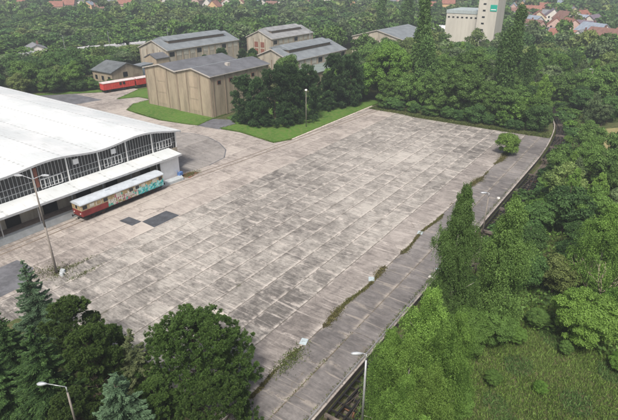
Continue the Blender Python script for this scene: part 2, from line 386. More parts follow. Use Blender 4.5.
def fol_birch(h, r, nl, size, seed, low=0.06, nb=95):
    q = np.random.default_rng(seed)
    # limbs leave the stem upward, then their outer ends weep: each limb carries hanging strands
    tb = np.linspace(.05, .97, nb)+q.normal(0, .02, nb); ab = q.uniform(0, 2*pi, nb)
    envb = np.clip(((1-np.clip(tb, 0, 1))*2.6)**.75, .12, 1.0)*(.80+.20*np.sin(tb*19+seed))*q.uniform(.5, 1.15, nb); zb = h*(low+(1-low)*tb)
    ns = max(90, nl//22); kb = q.integers(0, nb, ns); u0 = q.uniform(.12, 1, ns)**.75
    aa = ab[kb]+q.normal(0, .20, ns)
    rr = r*envb[kb]*u0; z = zb[kb]+.35*u0*r*.5-q.uniform(0, .5, ns)
    S0 = np.stack([rr*np.cos(aa), rr*np.sin(aa), z], 1)+q.normal(0, .12, (ns, 3))
    Ls = q.uniform(.6, 3.0, ns)*min(1, h/14)*np.clip(1.25-tb[kb], .3, 1)
    k = q.integers(0, ns, nl); u = q.random(nl)
    out = np.stack([np.cos(aa[k]), np.sin(aa[k]), 0*u], 1)
    P = S0[k] + out*(0.22*np.sin(u*1.6))[:, None] - np.array([0, 0, 1])*(u*Ls[k])[:, None] + q.normal(0, 0.085, (nl, 3))
    P[:, 2] = np.maximum(P[:, 2], 0.2)
    D = unit(np.array([0, 0, -1.0]) + q.normal(0, 0.6, (nl, 3)) + 0.3*out)
    Sd = unit(np.cross(D, rdir(nl, q))); s = size*q.uniform(0.6, 1.3, nl)
    ct = q.random(nb); C = np.stack([r*envb*.8*np.cos(ab), r*envb*.8*np.sin(ab), zb+.1], 1)
    return cards(P, D, Sd, s*1.05, s*0.55), 0.32*q.random(nl)+0.5*ct[kb[k]]+0.2*(1-u), C, np.full(nb, .5)

def fol_poplar(h, r, nl, size, seed, low=0.06):
    q = np.random.default_rng(seed); nc = 150
    t = q.random(nc); z = h*(low+(1-low)*t); env = np.clip((1-t)**0.45*(0.55+0.6*t), 0.12, 1)*np.clip(t*9+.3, 0, 1)
    a = q.uniform(0, 2*pi, nc); rr = r*env*q.uniform(0.25, 1.1, nc)*(.8+.3*np.sin(a*2+z*.35+seed))
    C = np.stack([rr*np.cos(a), rr*np.sin(a), z], 1); rc = r*q.uniform(0.14, 0.32, nc); ct = q.random(nc)
    k = q.integers(0, nc, nl); dd = rdir(nl, q)
    P = C[k]+dd*q.uniform(0.4, 1.25, nl)[:, None]*rc[k][:, None]*np.array([.9, .9, 1.9])+q.normal(0, .12, (nl, 3)); P[:, 2] = np.maximum(P[:, 2], .2)
    s = size*q.uniform(0.6, 1.3, nl)
    return faced(P, dd*np.array([1, 1, .4]), s*1.2, s*0.55, q), 0.55*q.random(nl)+0.45*ct[k], C[::5], rc[::5]

def fol_spruce(h, r, nl, size, seed, low=0.05, droop=0.35, dens=1.0):
    q = np.random.default_rng(seed); nb = int(14*h*dens)
    t = q.random(nb)**1.15; z = h*(low+(0.985-low)*t); Lb = r*((1-t)**0.85)*q.uniform(0.75, 1.1, nb)+0.12
    a = q.uniform(0, 2*pi, nb)
    k = q.choice(nb, nl, p=(Lb**1.4)/np.sum(Lb**1.4)); u = q.random(nl)**0.75
    side = q.normal(0, 1, nl)*0.16*Lb[k]*(1.15-u); out = np.stack([np.cos(a), np.sin(a), 0*a], 1)[k]
    lat = np.stack([-np.sin(a), np.cos(a), 0*a], 1)[k]
    dz = -droop*Lb[k]*(u-0.75*u**3) - np.abs(side)*0.35
    P = np.stack([0*z, 0*z, z], 1)[k] + out*(u*Lb[k])[:, None] + lat*side[:, None]; P[:, 2] += dz + q.normal(0, .05, nl)
    P[:, 2] = np.maximum(P[:, 2], .1)
    D = unit(out + lat*np.sign(side)[:, None]*0.9*q.random(nl)[:, None] + q.normal(0, .25, (nl, 3)) + np.array([0, 0, .12]))
    S = unit(np.cross(D, np.array([0, 0, 1.0]) + q.normal(0, .45, (nl, 3))))
    s = size*q.uniform(0.6, 1.3, nl)
    tips = np.stack([np.cos(a)*Lb*.85, np.sin(a)*Lb*.85, z-droop*Lb*.4], 1)
    return cards(P, D, S, s*1.3, s*0.42), 0.35*q.random(nl)+0.6*u*q.random(nl)+0.05, tips[::3], Lb[::3]*.2

def fol_pine(h, r, nt, size, seed, low=0.15, cone=0.4, ncl=70, blades=8, sub=9, subr=.42):
    q = np.random.default_rng(seed)
    t = q.random(ncl)**0.9; z = h*(low+(0.96-low)*t)
    env = (1-cone*t)*np.clip(np.sqrt(np.maximum(1-((t-0.35)/0.68)**2, 0.02)), 0.12, 1)
    a = q.uniform(0, 2*pi, ncl); rr = r*env*q.uniform(0.35, 0.95, ncl)**0.6
    C = np.stack([rr*np.cos(a), rr*np.sin(a), z], 1); rc = r*q.uniform(0.12, 0.22, ncl); ct = q.random(ncl)
    # smaller bunches on each branch pad, each carrying needle tufts on its upper outer side
    kb = np.repeat(np.arange(ncl), sub); d0 = rdir(len(kb), q); d0[:, 2] = np.abs(d0[:, 2])*.9-.15
    outw = np.stack([np.cos(a), np.sin(a), 0*a], 1)[kb]
    B = C[kb]+(d0+.35*outw)*rc[kb][:, None]*np.array([1.2, 1.2, .55]); bt = q.random(len(B))
    bax = unit(outw*.7+np.array([0, 0, 1.0])+q.normal(0, .35, B.shape))
    k = q.integers(0, len(B), nt); dd = unit(rdir(nt, q)+bax[k]*.7)
    axp = q.uniform(-.6, 1.7, nt)
    T = B[k]+dd*subr*q.uniform(.25, 1.0, nt)[:, None]*np.clip(1.0-.35*axp, .3, 1)[:, None]+bax[k]*(subr*axp)[:, None]; T[:, 2] = np.maximum(T[:, 2], .25)
    T = np.repeat(T, blades, 0); ax = np.repeat(unit(dd+bax[k]), blades, 0); n = len(T)
    D = unit(ax + rdir(n, q)*0.7); S = unit(np.cross(D, rdir(n, q))); s = size*q.uniform(.7, 1.2, n)
    return cards(T + D*(s*.9)[:, None], D, S, s, s*0.24), np.repeat(0.2*ct[kb[k]]+0.2*bt[k]+.33*np.clip(axp, 0, 1.7)/1.7, blades)+0.22*q.random(n), C, rc

def trunkmesh(name, h, r0, C, mat, lean=0.0, seed=0, top=0.9, nlimb=14, base_frac=0.2):
    q = random.Random(seed); mb = MB(); pts = []
    for i in range(7):
        t = i/6; pts.append((sin(t*3+seed)*0.12*h/8*t, cos(t*2.3+seed)*0.10*h/8*t, -0.3+t*(h*top+0.3)))
    mb.path(pts, r0, r0*0.18, 9)
    idx = list(range(len(C))); q.shuffle(idx)
    for i in idx[:nlimb]:
        c = C[i]; zb = max(h*base_frac*q.uniform(.5, 1), c[2]-math.hypot(c[0], c[1])*0.75); zb = min(zb, h*top*.95)
        t = (zb+.3)/(h*top+.3); bx, by = sin(t*3+seed)*0.12*h/8*t, cos(t*2.3+seed)*0.10*h/8*t
        m1 = (bx+(c[0]-bx)*.5, by+(c[1]-by)*.5, zb+(c[2]-zb)*.4)
        rr = max(0.025, r0*(1-t)*0.42)
        mb.path([(bx, by, zb), m1, tuple(c)], rr, rr*0.3, 5)
    me_o = mb.build(name, mat, smooth=True, fix=False); me = me_o.data; bpy.data.objects.remove(me_o); return me

PROTO = {}
def proto(key, gen, leaf, bark, h, r, seed, trunk_r, nlimb=12, **kw):
    V, tint, C, rc = gen(h, r, seed=seed, **kw)
    me = cardmesh(key+'_crown', V, tint); me.materials.append(L[leaf])
    tm = trunkmesh(key+'_trunk', h, trunk_r, C, M[bark], seed=seed, nlimb=nlimb)
    PROTO[key] = (me, tm, h, r); return key

def tree(key, x, y, h, label, group=None, cat='tree', name='tree', rot=None, wide=1.0, z=-0.15):
    me, tm, ph, pr = PROTO[key]; s = h/ph
    e = empty(name, (x, y, z), random.uniform(0, 6.28) if rot is None else rot, label, cat, group)
    e.scale = (s*wide, s*wide, s)
    for nm, m in (('crown', me), ('trunk', tm)):
        o = bpy.data.objects.new(nm, m); COL.objects.link(o); o.parent = e
    return e

# ------------------------------------------------------------------ terrain and ground
def track_x(y):
    if y < 118: return -18.3
    if y < 150: return -18.3 - 2.2*((y-118)/32)**2*1.0
    return -20.5 - 4.4*((y-150)/14) * min(1, (y-150)/40+0.55) 
def edge_x(y):
    return track_x(y) - 1.95
xs = np.unique(np.concatenate([np.linspace(-1500, -300, 13), np.linspace(-300, -30, 46), np.arange(-30, -8, 0.5), np.arange(-8, 40, 1.5), np.linspace(40, 700, 12)]))
ys = np.unique(np.concatenate([np.linspace(-60, 20, 6), np.arange(20, 200, 2.0), np.linspace(200, 1500, 30)]))
def terr(x, y):
    z = -0.16
    ex = edge_x(min(max(y, -60), 215)) + 0.2
    if x > ex:
        z = -1.55 if x < ex+4.4 else -1.55 + min(1.2, (x-ex-4.4)*0.25) + 0.12*sin(x*.35)*cos(y*.27)
    if y > 190: z = z*max(0, 1-(y-190)/25) - 0.16*min(1, (y-190)/25)
    return z
vs = [(x, y, terr(x, y)) for y in ys for x in xs]; nx = len(xs)
fs = [(j*nx+i, j*nx+i+1, (j+1)*nx+i+1, (j+1)*nx+i) for j in range(len(ys)-1) for i in range(nx-1)]
g = MB(); g.v = vs; g.f = fs
tag(g.build('ground', M['soil'], smooth=False, fix=False), 'rough green and brown vegetated ground around the paved yard', None, None, 'structure')

def sheet(name, poly, z, mat, label=None, kind='structure', z0=-0.6):
    o = MB().prism(poly, z0, z).build(name, mat); tag(o, label, None, None, kind); return o
edge = [(edge_x(y)-0.25, y) for y in list(range(118, 139, 3)) + [140.2]]
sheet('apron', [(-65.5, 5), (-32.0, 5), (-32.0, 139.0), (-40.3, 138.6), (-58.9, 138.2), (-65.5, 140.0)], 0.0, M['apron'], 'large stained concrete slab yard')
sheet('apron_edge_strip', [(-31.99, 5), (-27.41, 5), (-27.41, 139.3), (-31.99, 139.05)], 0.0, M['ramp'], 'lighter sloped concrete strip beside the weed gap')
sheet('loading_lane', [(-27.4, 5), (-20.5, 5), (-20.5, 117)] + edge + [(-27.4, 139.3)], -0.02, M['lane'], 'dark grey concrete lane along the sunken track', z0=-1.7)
road = [(-80.4, 5), (-65.51, 5), (-65.51, 140.0), (-72.0, 142.6), (-75.6, 143.4), (-75.6, 100.5), (-78.0, 95.2), (-91.5, 97.2), (-98.7, 96.2),
        (-104.0, 96.3), (-107.9, 94.4), (-118.6, 92.6), (-128.9, 93.4), (-136.1, 94.5), (-141.2, 100.7), (-141.0, 108), (-147.5, 108.0), (-151.0, 101.5), (-158.0, 116), (-164.5, 116), (-164.5, 104.8),
        (-175.5, 92.2), (-182, 85), (-182, 60), (-86, 60), (-80.4, 60)]
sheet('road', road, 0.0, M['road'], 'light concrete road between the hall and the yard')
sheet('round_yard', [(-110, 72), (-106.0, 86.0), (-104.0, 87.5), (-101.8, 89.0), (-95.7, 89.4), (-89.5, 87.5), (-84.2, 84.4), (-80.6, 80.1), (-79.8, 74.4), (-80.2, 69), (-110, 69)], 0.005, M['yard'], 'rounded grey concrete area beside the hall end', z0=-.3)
ring = [(-106.0, 86.0), (-104.0, 87.5), (-101.8, 89.0), (-95.7, 89.4), (-89.5, 87.5), (-84.2, 84.4), (-80.6, 80.1), (-79.8, 74.4)]
mb = MB()
for a, b in zip(ring[:-1], ring[1:]):
    d = Vector((b[0]-a[0], b[1]-a[1])).normalized()*0.14; nn = (-d.y, d.x)
    mb.prism([(a[0]+nn[0], a[1]+nn[1]), (b[0]+nn[0], b[1]+nn[1]), (b[0]-nn[0], b[1]-nn[1]), (a[0]-nn[0], a[1]-nn[1])], -.2, 0.012)
tag(mb.build('yard_edge_drain', M['asphalt_old']), 'dark drain line round the rounded yard', None, None, 'structure')
for nm, poly, mt, lb in [
    ('asphalt_patch', [(-72.7, 45.5), (-72.7, 47.5), (-69.3, 47.6), (-69.3, 45.6)], 'asphalt', 'small dark asphalt patch below the railcar'),
    ('asphalt_patch', [(-69.2, 47.6), (-69.2, 53.0), (-65.75, 53.1), (-65.7, 47.4)], 'asphalt', 'long dark asphalt patch at the yard edge'),
    ('asphalt_patch', [(-73.9, 20), (-74.2, 28.4), (-69.9, 28.6), (-66.6, 26.0), (-66.2, 18)], 'asphalt_old', 'grey asphalt area at the left of the lamp post'),
    ('asphalt_area', [(-181.5, 86.0), (-156.5, 86.5), (-154.2, 98.4), (-169.8, 98.1)], 'asphalt_old', 'dark grey asphalt square beyond the hall roof'),
    ('asphalt_path', [(-105.3, 95.0), (-106.9, 102.6), (-102.1, 105.0), (-97.6, 102.6), (-97.7, 96.0)], 'asphalt_old', 'grey path crossing the lawn to the beige building')]:
    sheet(nm, poly, 0.012 if 'area' not in nm else 0.009, M[mt], lb, z0=-.2)
def blob(cx, cy, rx, ry, n=18, seed=0, k=0.25):
    q = random.Random(seed); return [(cx+rx*(1+q.uniform(-k, k))*cos(2*pi*i/n), cy+ry*(1+q.uniform(-k, k))*sin(2*pi*i/n)) for i in range(n)]
sheet('repair_patch', blob(-40.9, 34.6, 1.15, .75, seed=3, k=.1), 0.008, M['pale_patch'], 'pale rounded repair patch near the large pine', z0=-.1)
sheet('repair_patch', blob(-39.9, 36.6, 1.3, .45, seed=5), 0.008, M['pale_patch'], 'long pale scar beside the rounded repair patch', z0=-.1)
LAWNS = []
def lawn(poly, lb):
    LAWNS.append(poly)
    sheet('lawn', poly, 0.05, M['lawn'], lb)
lawn([(-136.1,94.7),(-141.0,100.7),(-141.2,109),(-107.5,109),(-107.0,102.8),(-105.4,95.3),(-107.9,94.7),(-111.6,94.0),(-118.6,93.0),(-128.9,93.9)], 'bright mown lawn in front of the tall beige building')
lawn([(-98.2,96.9),(-97.4,102.6),(-101.8,105.2),(-104.5,106),(-104.5,139),(-95,150.4),(-76.2,150.4),(-76.2,101),(-78.1,95.6),(-91,97.6)], 'mown lawn strip under the dark pines')
lawn([(-151.2,102.0),(-157.8,116.6),(-153.4,126),(-141.4,126),(-141.4,108.3),(-147.6,108.3)], 'lawn behind the red wagons')
lawn([(-182.5,85.4),(-168.3,112),(-164.8,116),(-164.8,105.0),(-175.7,92.3)], 'lawn strip under the left trees')
sheet('kerb', [(-76.15, 100.5), (-75.62, 100.5), (-75.62, 143), (-76.15, 143)], 0.12, M['kerb'], 'pale kerb along the lawn')
sheet('dry_field', [(-14.3,154.0),(-2,168.6),(22,160),(22,128),(-5.0,131.2),(-9.3,137.1)], -0.02, M['lawn_dry'], 'dry straw coloured field among the right trees', z0=-2.0)
# rails set in the road, gently curving
def railpath(off):
    pts = [(-78.5, 5), (-78.5, 60), (-77.6, 68), (-76.6, 78), (-75.75, 88), (-75.3, 96), (-74.7, 104), (-73.8, 120), (-72.3, 141)]
    out = []
    for i, (x, y) in enumerate(pts):
        x2, y2 = pts[min(i+1, len(pts)-1)]; x1, y1 = pts[max(i-1, 0)]
        d = Vector((x2-x1, y2-y1)).normalized(); out.append((x+d.y*off, y-d.x*off))
    return out
e = empty('railway_track', (-78.5, 5, 0), 0, 'pair of rails sunk in the concrete running under the railcar', 'track')
for off in (-0.72, 0.72):
    p = railpath(off); mb = MB()
    for a, b in zip(p[:-1], p[1:]):
        for lo, hi, z in ((-.035, .035, 0.03), ):
            mb.prism([(a[0]+lo+78.5, a[1]-5), (b[0]+lo+78.5, b[1]-5), (b[0]+hi+78.5, b[1]-5), (a[0]+hi+78.5, a[1]-5)], -.05, z)
    mb.build('rail', M['rail'], e)
    mb = MB()
    for a, b in zip(p[:-1], p[1:]):
        mb.prism([(a[0]-.17+78.5, a[1]-5), (b[0]-.17+78.5, b[1]-5), (b[0]+.15+78.5, b[1]-5), (a[0]+.15+78.5, a[1]-5)], -.05, 0.016)
    mb.build('rail_groove', M['groove'], e)

# ------------------------------------------------------------------ hall
def hall():
    X0, X1, Y0, Y1 = -176.0, -83.5, -12.0, 69.0
    e = empty('hall', (X1, Y1, 0), 0, 'long white hall with wavy roof and tall gridded glazing behind the canopy', 'hall')
    def part(mb, name, mat, par=e, **k):
        mb.v = [(v[0]-X1, v[1]-Y1, v[2]) for v in mb.v] if par == e else mb.v
        o = mb.build(name, mat, par, **k); return o
    per = 18.6
    zr = lambda y: 8.75 + 0.80*(1-math.exp(-max(0, 69.7-y)/3.6)) + 0.40*(1-cos(2*pi*(69.0-y)/per)) + 0.012*(69.7-y)
    yy = np.linspace(Y0-.5, 69.7, 110)
    mb = MB(); XA, XB = X0, -82.6
    prof = [(y, zr(y)) for y in yy] + [(y, zr(y)-0.30) for y in yy[::-1]]
    mb.extrude(prof, XA, XB, 'x'); part(mb, 'roof', M['white_roof'])
    mb = MB(); prof = [(y, zr(y)+0.02) for y in yy] + [(y, zr(y)-0.33) for y in yy[::-1]]
    mb.extrude(prof, XB+.003, XB+0.12, 'x'); part(mb, 'fascia', M['fascia'])
    mb = MB(); mb.box(XA, XB, 69.703, 69.80, 8.3, 8.8); part(mb, 'gutter', M['fascia'])
    # small upstands along the seams
    # walls
    mb = MB(); prof = [(y, zr(y)-0.31) for y in yy if Y0 < y < Y1] + [(Y1, 0), (Y0, 0)]
    mb.extrude(prof, X1-0.3, X1-0.12, 'x'); part(mb, 'glazing', M['darkglass'])
    mb = MB(); mb.box(X0, X1-.3, Y1-.3, Y1, 0, 8.4); mb.box(X0, X0+.3, Y0, Y1-.3, 0, 8.4); part(mb, 'side_wall', M['white'])
    mb = MB(); mb.box(X1-.12, X1+.05, Y0, Y1, 0, 5.1); part(mb, 'front_wall', M['beige'])
    # column every 6.2 m
    cols = [Y1-.15 - 6.2*i for i in range(0, 13)]
    for y in cols:
        mb = MB(); mb.box(X1-.11, X1+.12, y-.10, y+.10, 5.1, zr(y)-.31); part(mb, 'column', M['white'])
    # thin mullions + transoms as pattern meshes
    mb = MB(); y = Y1-.9
    while y > Y0:
        if min(abs(y-c) for c in cols) > .35: mb.box(X1-.115, X1-.02, y-.04, y+.04, 5.1, zr(y)-.32)
        y -= 0.62
    part(mb, 'mullion', M['steel'])
    mb = MB()
    for i in range(len(cols)-1):
        for z in (6.35, 7.45): mb.box(X1-.113, X1-.03, cols[i+1]+.18, cols[i]-.18, z-.05, z+.05)
    part(mb, 'transom', M['steel'])
    # opening window groups with white frames
    for i in range(0, 12):
        yc = cols[i]-3.0+(0.3 if i % 2 else -0.2); n = 5
        mb = MB(); w = .775
        if i % 2: continue
        ya, yb = yc-w*n/2, yc+w*n/2
        mb.box(X1-.05, X1+.06, ya, yb, 7.31, 7.39); mb.box(X1-.05, X1+.06, ya, yb, 5.78, 5.85)
        for k in range(n+1): mb.box(X1-.05, X1+.10, ya+k*w-.04, ya+k*w+.04, 5.85, 7.30)
        part(mb, 'window_frame', M['white'])
    for yv in (62.3-8.7, 62.3-15.5-1.0):
        mb = MB(); mb.box(X1-.06, X1+.14, yv-.5, yv+.5, zr(yv)-2.0, zr(yv)-1.05); part(mb, 'vent_panel', M['white'])
    for yv in (38.4,):
        mb = MB(); mb.box(X1-.06, X1+.03, yv-.3, yv+.3, 6.2, zr(yv)-.9); part(mb, 'boarded_pane', M['redpanel'])
    # doors and openings in the front wall under the canopy
    for yv, w in ((60, 2.4), (52, 2.6), (46.0, 3.0), (39.5, 2.6), (33, 2.4), (27, 2.5), (20, 2.5)):
        mb = MB(); mb.box(X1+.053, X1+.12, yv-w/2, yv+w/2, 1.12, 4.0); part(mb, 'gate', M['dark'])
    # canopy
    mb = MB(); ca, cb = Y0, 66.6
    mb.extrude([(X1+.06, 5.55), (-79.35, 5.05), (-79.35, 4.72), (X1+.06, 5.15)], ca, cb, 'y'); part(mb, 'canopy', M['white_roof'])
    mb = MB(); mb.box(-79.347, -79.27, ca, cb, 4.70, 5.09); part(mb, 'canopy_edge', M['fascia'])
    for k in range(13):
        y = 60.9 - 6.2*k
        mb = MB(); mb.box(-80.75, -80.6, y-.08, y+.08, 1.1, 4.72); mb.box(-81.9, -79.6, y-.06, y+.06, 4.55, 4.70); part(mb, 'canopy_post', M['steel'])
    mb = MB(); mb.box(-80.55, -80.35, 61.6, 66.4, 0, 4.72); mb.box(X1+.06, -80.56, 66.2, 66.4, 0, 4.75); part(mb, 'end_wall', M['white'])
    mb = MB(); mb.box(X1+.06, -81.4, ca, 61.0, 0, 1.10); part(mb, 'platform', M['platform'])
    mb = MB(); mb.box(-81.397, -80.42, ca, 61.0, 0, 1.13); part(mb, 'platform_edge', M['coping'])
    return e
hall()
o = MB().prism([(-79.9, 60.2), (-78.3, 59.6), (-77.9, 65.2), (-79.6, 66.0)], 0, .55).build('loading_block', M['coping']); bevel(o)
tag(o, 'low pale concrete block beyond the far end of the railcar', 'block')
tag(sheet('brick_ground', [(-80.4, 61.1), (-79.9, 61.1), (-79.6, 66.2), (-77.6, 66.5), (-78.2, 70.2), (-80.3, 69)], 0.012, M['redpanel'], 'reddish brown worn ground at the canopy end', z0=-.1))
# small blue handcart at the canopy end
e = empty('handcart', (-79.6, 65.8, 0), .2, 'small blue handcart standing at the canopy end wall', 'cart')
bevel(MB().box(-.35, .35, -.55, .55, .45, 1.15).build('tub', M['blue'], e))
MB().path([(0, -.55, .9), (0, -.85, 1.5), (0, -.95, 1.75)], .03).path([(-.3, -.95, 1.75), (.3, -.95, 1.75)], .03).build('handle', M['blue'], e)
for x in (-.3, .3):
    for y in (-.4, .4): MB().tube((x-.04, y, .2), (x+.04, y, .2), .2, n=12).build('wheel', M['dark'], e)

# ------------------------------------------------------------------ railcar
def graffiti_material(name, cols, seed, scale=1.0):
    n = NT(name); P = n.obj(); x, y, z = n.sep(P)
    V = n.comb(n.math('MULTIPLY', y, 1.0), n.math('MULTIPLY', z, 1.1), seed)
    vor = n.node('ShaderNodeTexVoronoi'); n._in(vor.inputs['Vector'], V); vor.inputs['Scale'].default_value = 1.8*scale
    cs = n.sep(vor.outputs['Color'])
    c = cols[0]
    for i, cc in enumerate(cols[1:]): c = n.mix(n.math('GREATER_THAN', cs[i % 3], 0.35+0.13*i), c, cc)
    ns = n.noise(V, 3.0*scale, 3, .5, 1.5)
    c = n.mix(n.math('MULTIPLY', n.ramp(n.math('ABSOLUTE', n.math('SUBTRACT', ns, .5)), .012, .035, 1, 0), .8), c, (0.03, 0.03, 0.04))
    return n.pbsdf(c, 0.5)
M['tag1'] = graffiti_material('graffiti_mixed', [(0.5,0.5,0.44),(0.10,0.42,0.33),(0.55,0.55,0.5),(0.40,0.15,0.20),(0.35,0.30,0.16)], 1.0, 1.2)
M['tag2'] = graffiti_material('graffiti_turquoise', [(0.02,0.46,0.50),(0.03,0.56,0.60),(0.02,0.40,0.40),(0.30,0.66,0.68)], 5.0, .8)
def railcar():
    Ln = 17.8; e = empty('railcar', (-78.45, 50.4, 0), 0, 'old railcar in cream and maroon with turquoise graffiti beside the platform', 'railcar')
    hw = 1.42; y0, y1 = -Ln/2, Ln/2
    bevel(MB().box(-hw, hw, y0, y1, 1.05, 2.15).build('lower_body', M['maroon'], e), .06)
    MB().box(-hw+.01, hw-.01, y0+.01, y1-.01, 2.153, 3.25).build('upper_body', M['cream'], e)
    prof = [(-1.52, 3.22)] + [(1.52*sin(t), 3.28+.48*cos(t)) for t in np.linspace(-pi/2*.96, pi/2*.96, 15)] + [(1.52, 3.22)]
    MB().extrude(prof, y0-.18, y1+.18, 'y').build('roof', M['carroof'], e, smooth=False)
    for yv in (-2.7, 3.1): MB().box(-.3, .3, yv-.5, yv+.5, 3.7, 3.9).build('roof_vent', M['carroof'], e)
    n = 13; w = Ln/n
    for sx in (-1, 1):
        for k in range(n):
            yc = y0+w*(k+.5); x = sx*(hw-.01)
            f = MB().box(min(x, x+sx*.03), max(x, x+sx*.03), yc-.50, yc+.50, 2.3, 3.1).build('window', M['offwhite'] if k % 3 == 2 else M['cream'], e)
            MB().box(min(x+sx*.032, x+sx*.04), max(x+sx*.032, x+sx*.04), yc-.42, yc+.42, 2.38, 3.03).build('pane', M['darkglass'] if k in (0, 3, 7, 8, 12) else (M['pane_pale'] if k % 2 else M['pane_tan']), f)
    for sy in (-1, 1):
        for k in (-1, 0, 1):
            y = sy*(Ln/2-.01)
            f = MB().box(k*.85-.36, k*.85+.36, min(y, y+sy*.03), max(y, y+sy*.03), 2.3, 3.1).build('window', M['cream'], e)
            MB().box(k*.85-.28, k*.85+.28, min(y+sy*.032, y+sy*.04), max(y+sy*.032, y+sy*.04), 2.38, 3.02).build('pane', M['darkglass'] if k == 0 else M['pane_tan'], f)
    MB().box(hw+.004, hw+.016, y0+5.2, y0+11.7, 1.12, 2.9).build('graffiti', M['tag1'], e)
    g2 = MB().box(hw+.004, hw+.018, y0+11.75, y1-.05, 1.12, 2.55).build('graffiti', M['tag2'], e)
    g2['label'] = 'turquoise graffiti lettering'
    # strokes of the big illegible letters
    q = random.Random(4)
    for k in range(6):
        yb = y0+11.9+k*.93
        pts = [(hw+.03, yb+(.05, .7, .1, .65, .3)[j]+q.uniform(-.06, .06), z+q.uniform(-.12, .12)) for j, z in enumerate((1.35, 1.5, 1.95, 2.35, 2.3))]
        MB().path(pts, .035, n=4).build('graffiti_letter', M['pane_pale'], g2)
    q = random.Random(8)
    for k in range(7):
        yb = y0+5.5+k*.82
        pts = [(hw+.03, yb+(0.1, .05, .55, .5, .1)[j]+q.uniform(-.1, .1), z+q.uniform(-.15, .15)) for j, z in enumerate((1.3, 2.4, 2.2, 1.8, 1.7))]
        MB().path(pts, .04, n=4).build('graffiti_letter', M['offwhite'], e)
    MB().box(-1.25, 1.25, y0+.2, y1-.2, .78, 1.05).box(-.9, .9, -2.5, 2.5, .42, .78).build('underframe', M['dark'], e)
    for yb in (-5.6, 5.6):
        b = MB().box(-1.1, -.95, yb-1.5, yb+1.5, .45, .75).box(.95, 1.1, yb-1.5, yb+1.5, .45, .75).build('bogie', M['dark'], e)
        for d in (-1.0, 1.0): MB().tube((-.78, yb+d, .5), (-.66, yb+d, .5), .47, n=20).tube((.66, yb+d, .5), (.78, yb+d, .5), .47, n=20).tube((-.66, yb+d, .5), (.66, yb+d, .5), .08).build('wheelset', M['rust'], b)
    for sy in (-1, 1):
        for x in (-.87, .87): MB().tube((x, sy*(Ln/2-.02), 1.0), (x, sy*(Ln/2+.5), 1.0), .09, n=10).tube((x, sy*(Ln/2+.5), 1.0), (x, sy*(Ln/2+.56), 1.0), .22, n=14).build('buffer', M['dark'], e)
        for x in (-.95, .95): MB().tube((x, sy*(Ln/2+.005), 1.6), (x, sy*(Ln/2+.08), 1.6), .12, n=12).build('headlight', M['offwhite'], e)
M['pane_pale'] = plain('boarded_pale', (0.48,0.47,0.41), 0.6, var=.3, scale=2)
M['pane_tan'] = plain('boarded_tan', (0.34,0.26,0.14), 0.6, var=.3, scale=2)
railcar()

# ------------------------------------------------------------------ red wagons, blue cabin, tank train
def red_wagon(x, y, rz, label, Ln=12.0):
    e = empty('freight_wagon', (x, y, 0), rz, label, 'wagon', 'red covered wagons')
    MB().box(-1.4, 1.4, -Ln/2, Ln/2, 1.1, 3.35).build('body', M['wagonred'], e)
    mb = MB()
    for k in range(15):
        yb = -Ln/2+.2+k*(Ln-.4)/14; mb.box(1.403, 1.47, yb-.04, yb+.04, 1.15, 3.3); mb.box(-1.47, -1.403, yb-.04, yb+.04, 1.15, 3.3)
    mb.build('rib', M['wagonred'], e)
    prof = [(-1.5, 3.3)]+[(1.5*sin(t), 3.4+.35*cos(t)) for t in np.linspace(-pi/2*.95, pi/2*.95, 11)]+[(1.5, 3.3)]
    MB().extrude(prof, -Ln/2-.12, Ln/2+.12, 'y').build('roof', M['wagonroof'], e)
    for yb in (.45, 1.75):
        MB().box(1.475, 1.52, yb-.42, yb+.42, 2.2, 3.05).build('window', M['darkglass'], e)
    MB().box(-1.2, 1.2, -Ln/2+.1, Ln/2-.1, .75, 1.1).build('underframe', M['dark'], e)
    for yb in (-3.6, 3.6): MB().tube((-.75, yb, .5), (-.6, yb, .5), .48, n=16).tube((.6, yb, .5), (.75, yb, .5), .48, n=16).tube((-.6, yb, .5), (.6, yb, .5), .08).build('wheelset', M['rust'], e)
    for sy in (-1, 1):
        for xx in (-.87, .87): MB().tube((xx, sy*(Ln/2), 1.0), (xx, sy*(Ln/2+.5), 1.0), .12, n=10).build('buffer', M['dark'], e)
red_wagon(-162.2, 110.6, R(-9), 'red covered wagon with pale roof and two dark windows, fully in view')
red_wagon(-160.4, 123.2, R(-7), 'red covered wagon partly hidden behind the tall beige building')
e = empty('signal_cabin', (-174.5, 132, 0), R(10), 'small pale blue cabin with two dark blue windows behind the red wagons', 'cabin')
MB().box(-2.2, 2.2, -3.2, 3.2, 0, 5.0).build('wall', M['ltblue'], e)
MB().box(-2.5, 2.5, -3.5, 3.5, 5.003, 5.3).build('roof', M['greyroof'], e)
for y in (-1.4, 1.3): MB().box(2.203, 2.26, y-.8, y+.8, 1.3, 4.4).build('window', M['blue'], e)
for y in (-1.1, 1.1): MB().box(y-.75, y+.75, -3.26, -3.203, 1.3, 4.4).build('window', M['blue'], e)
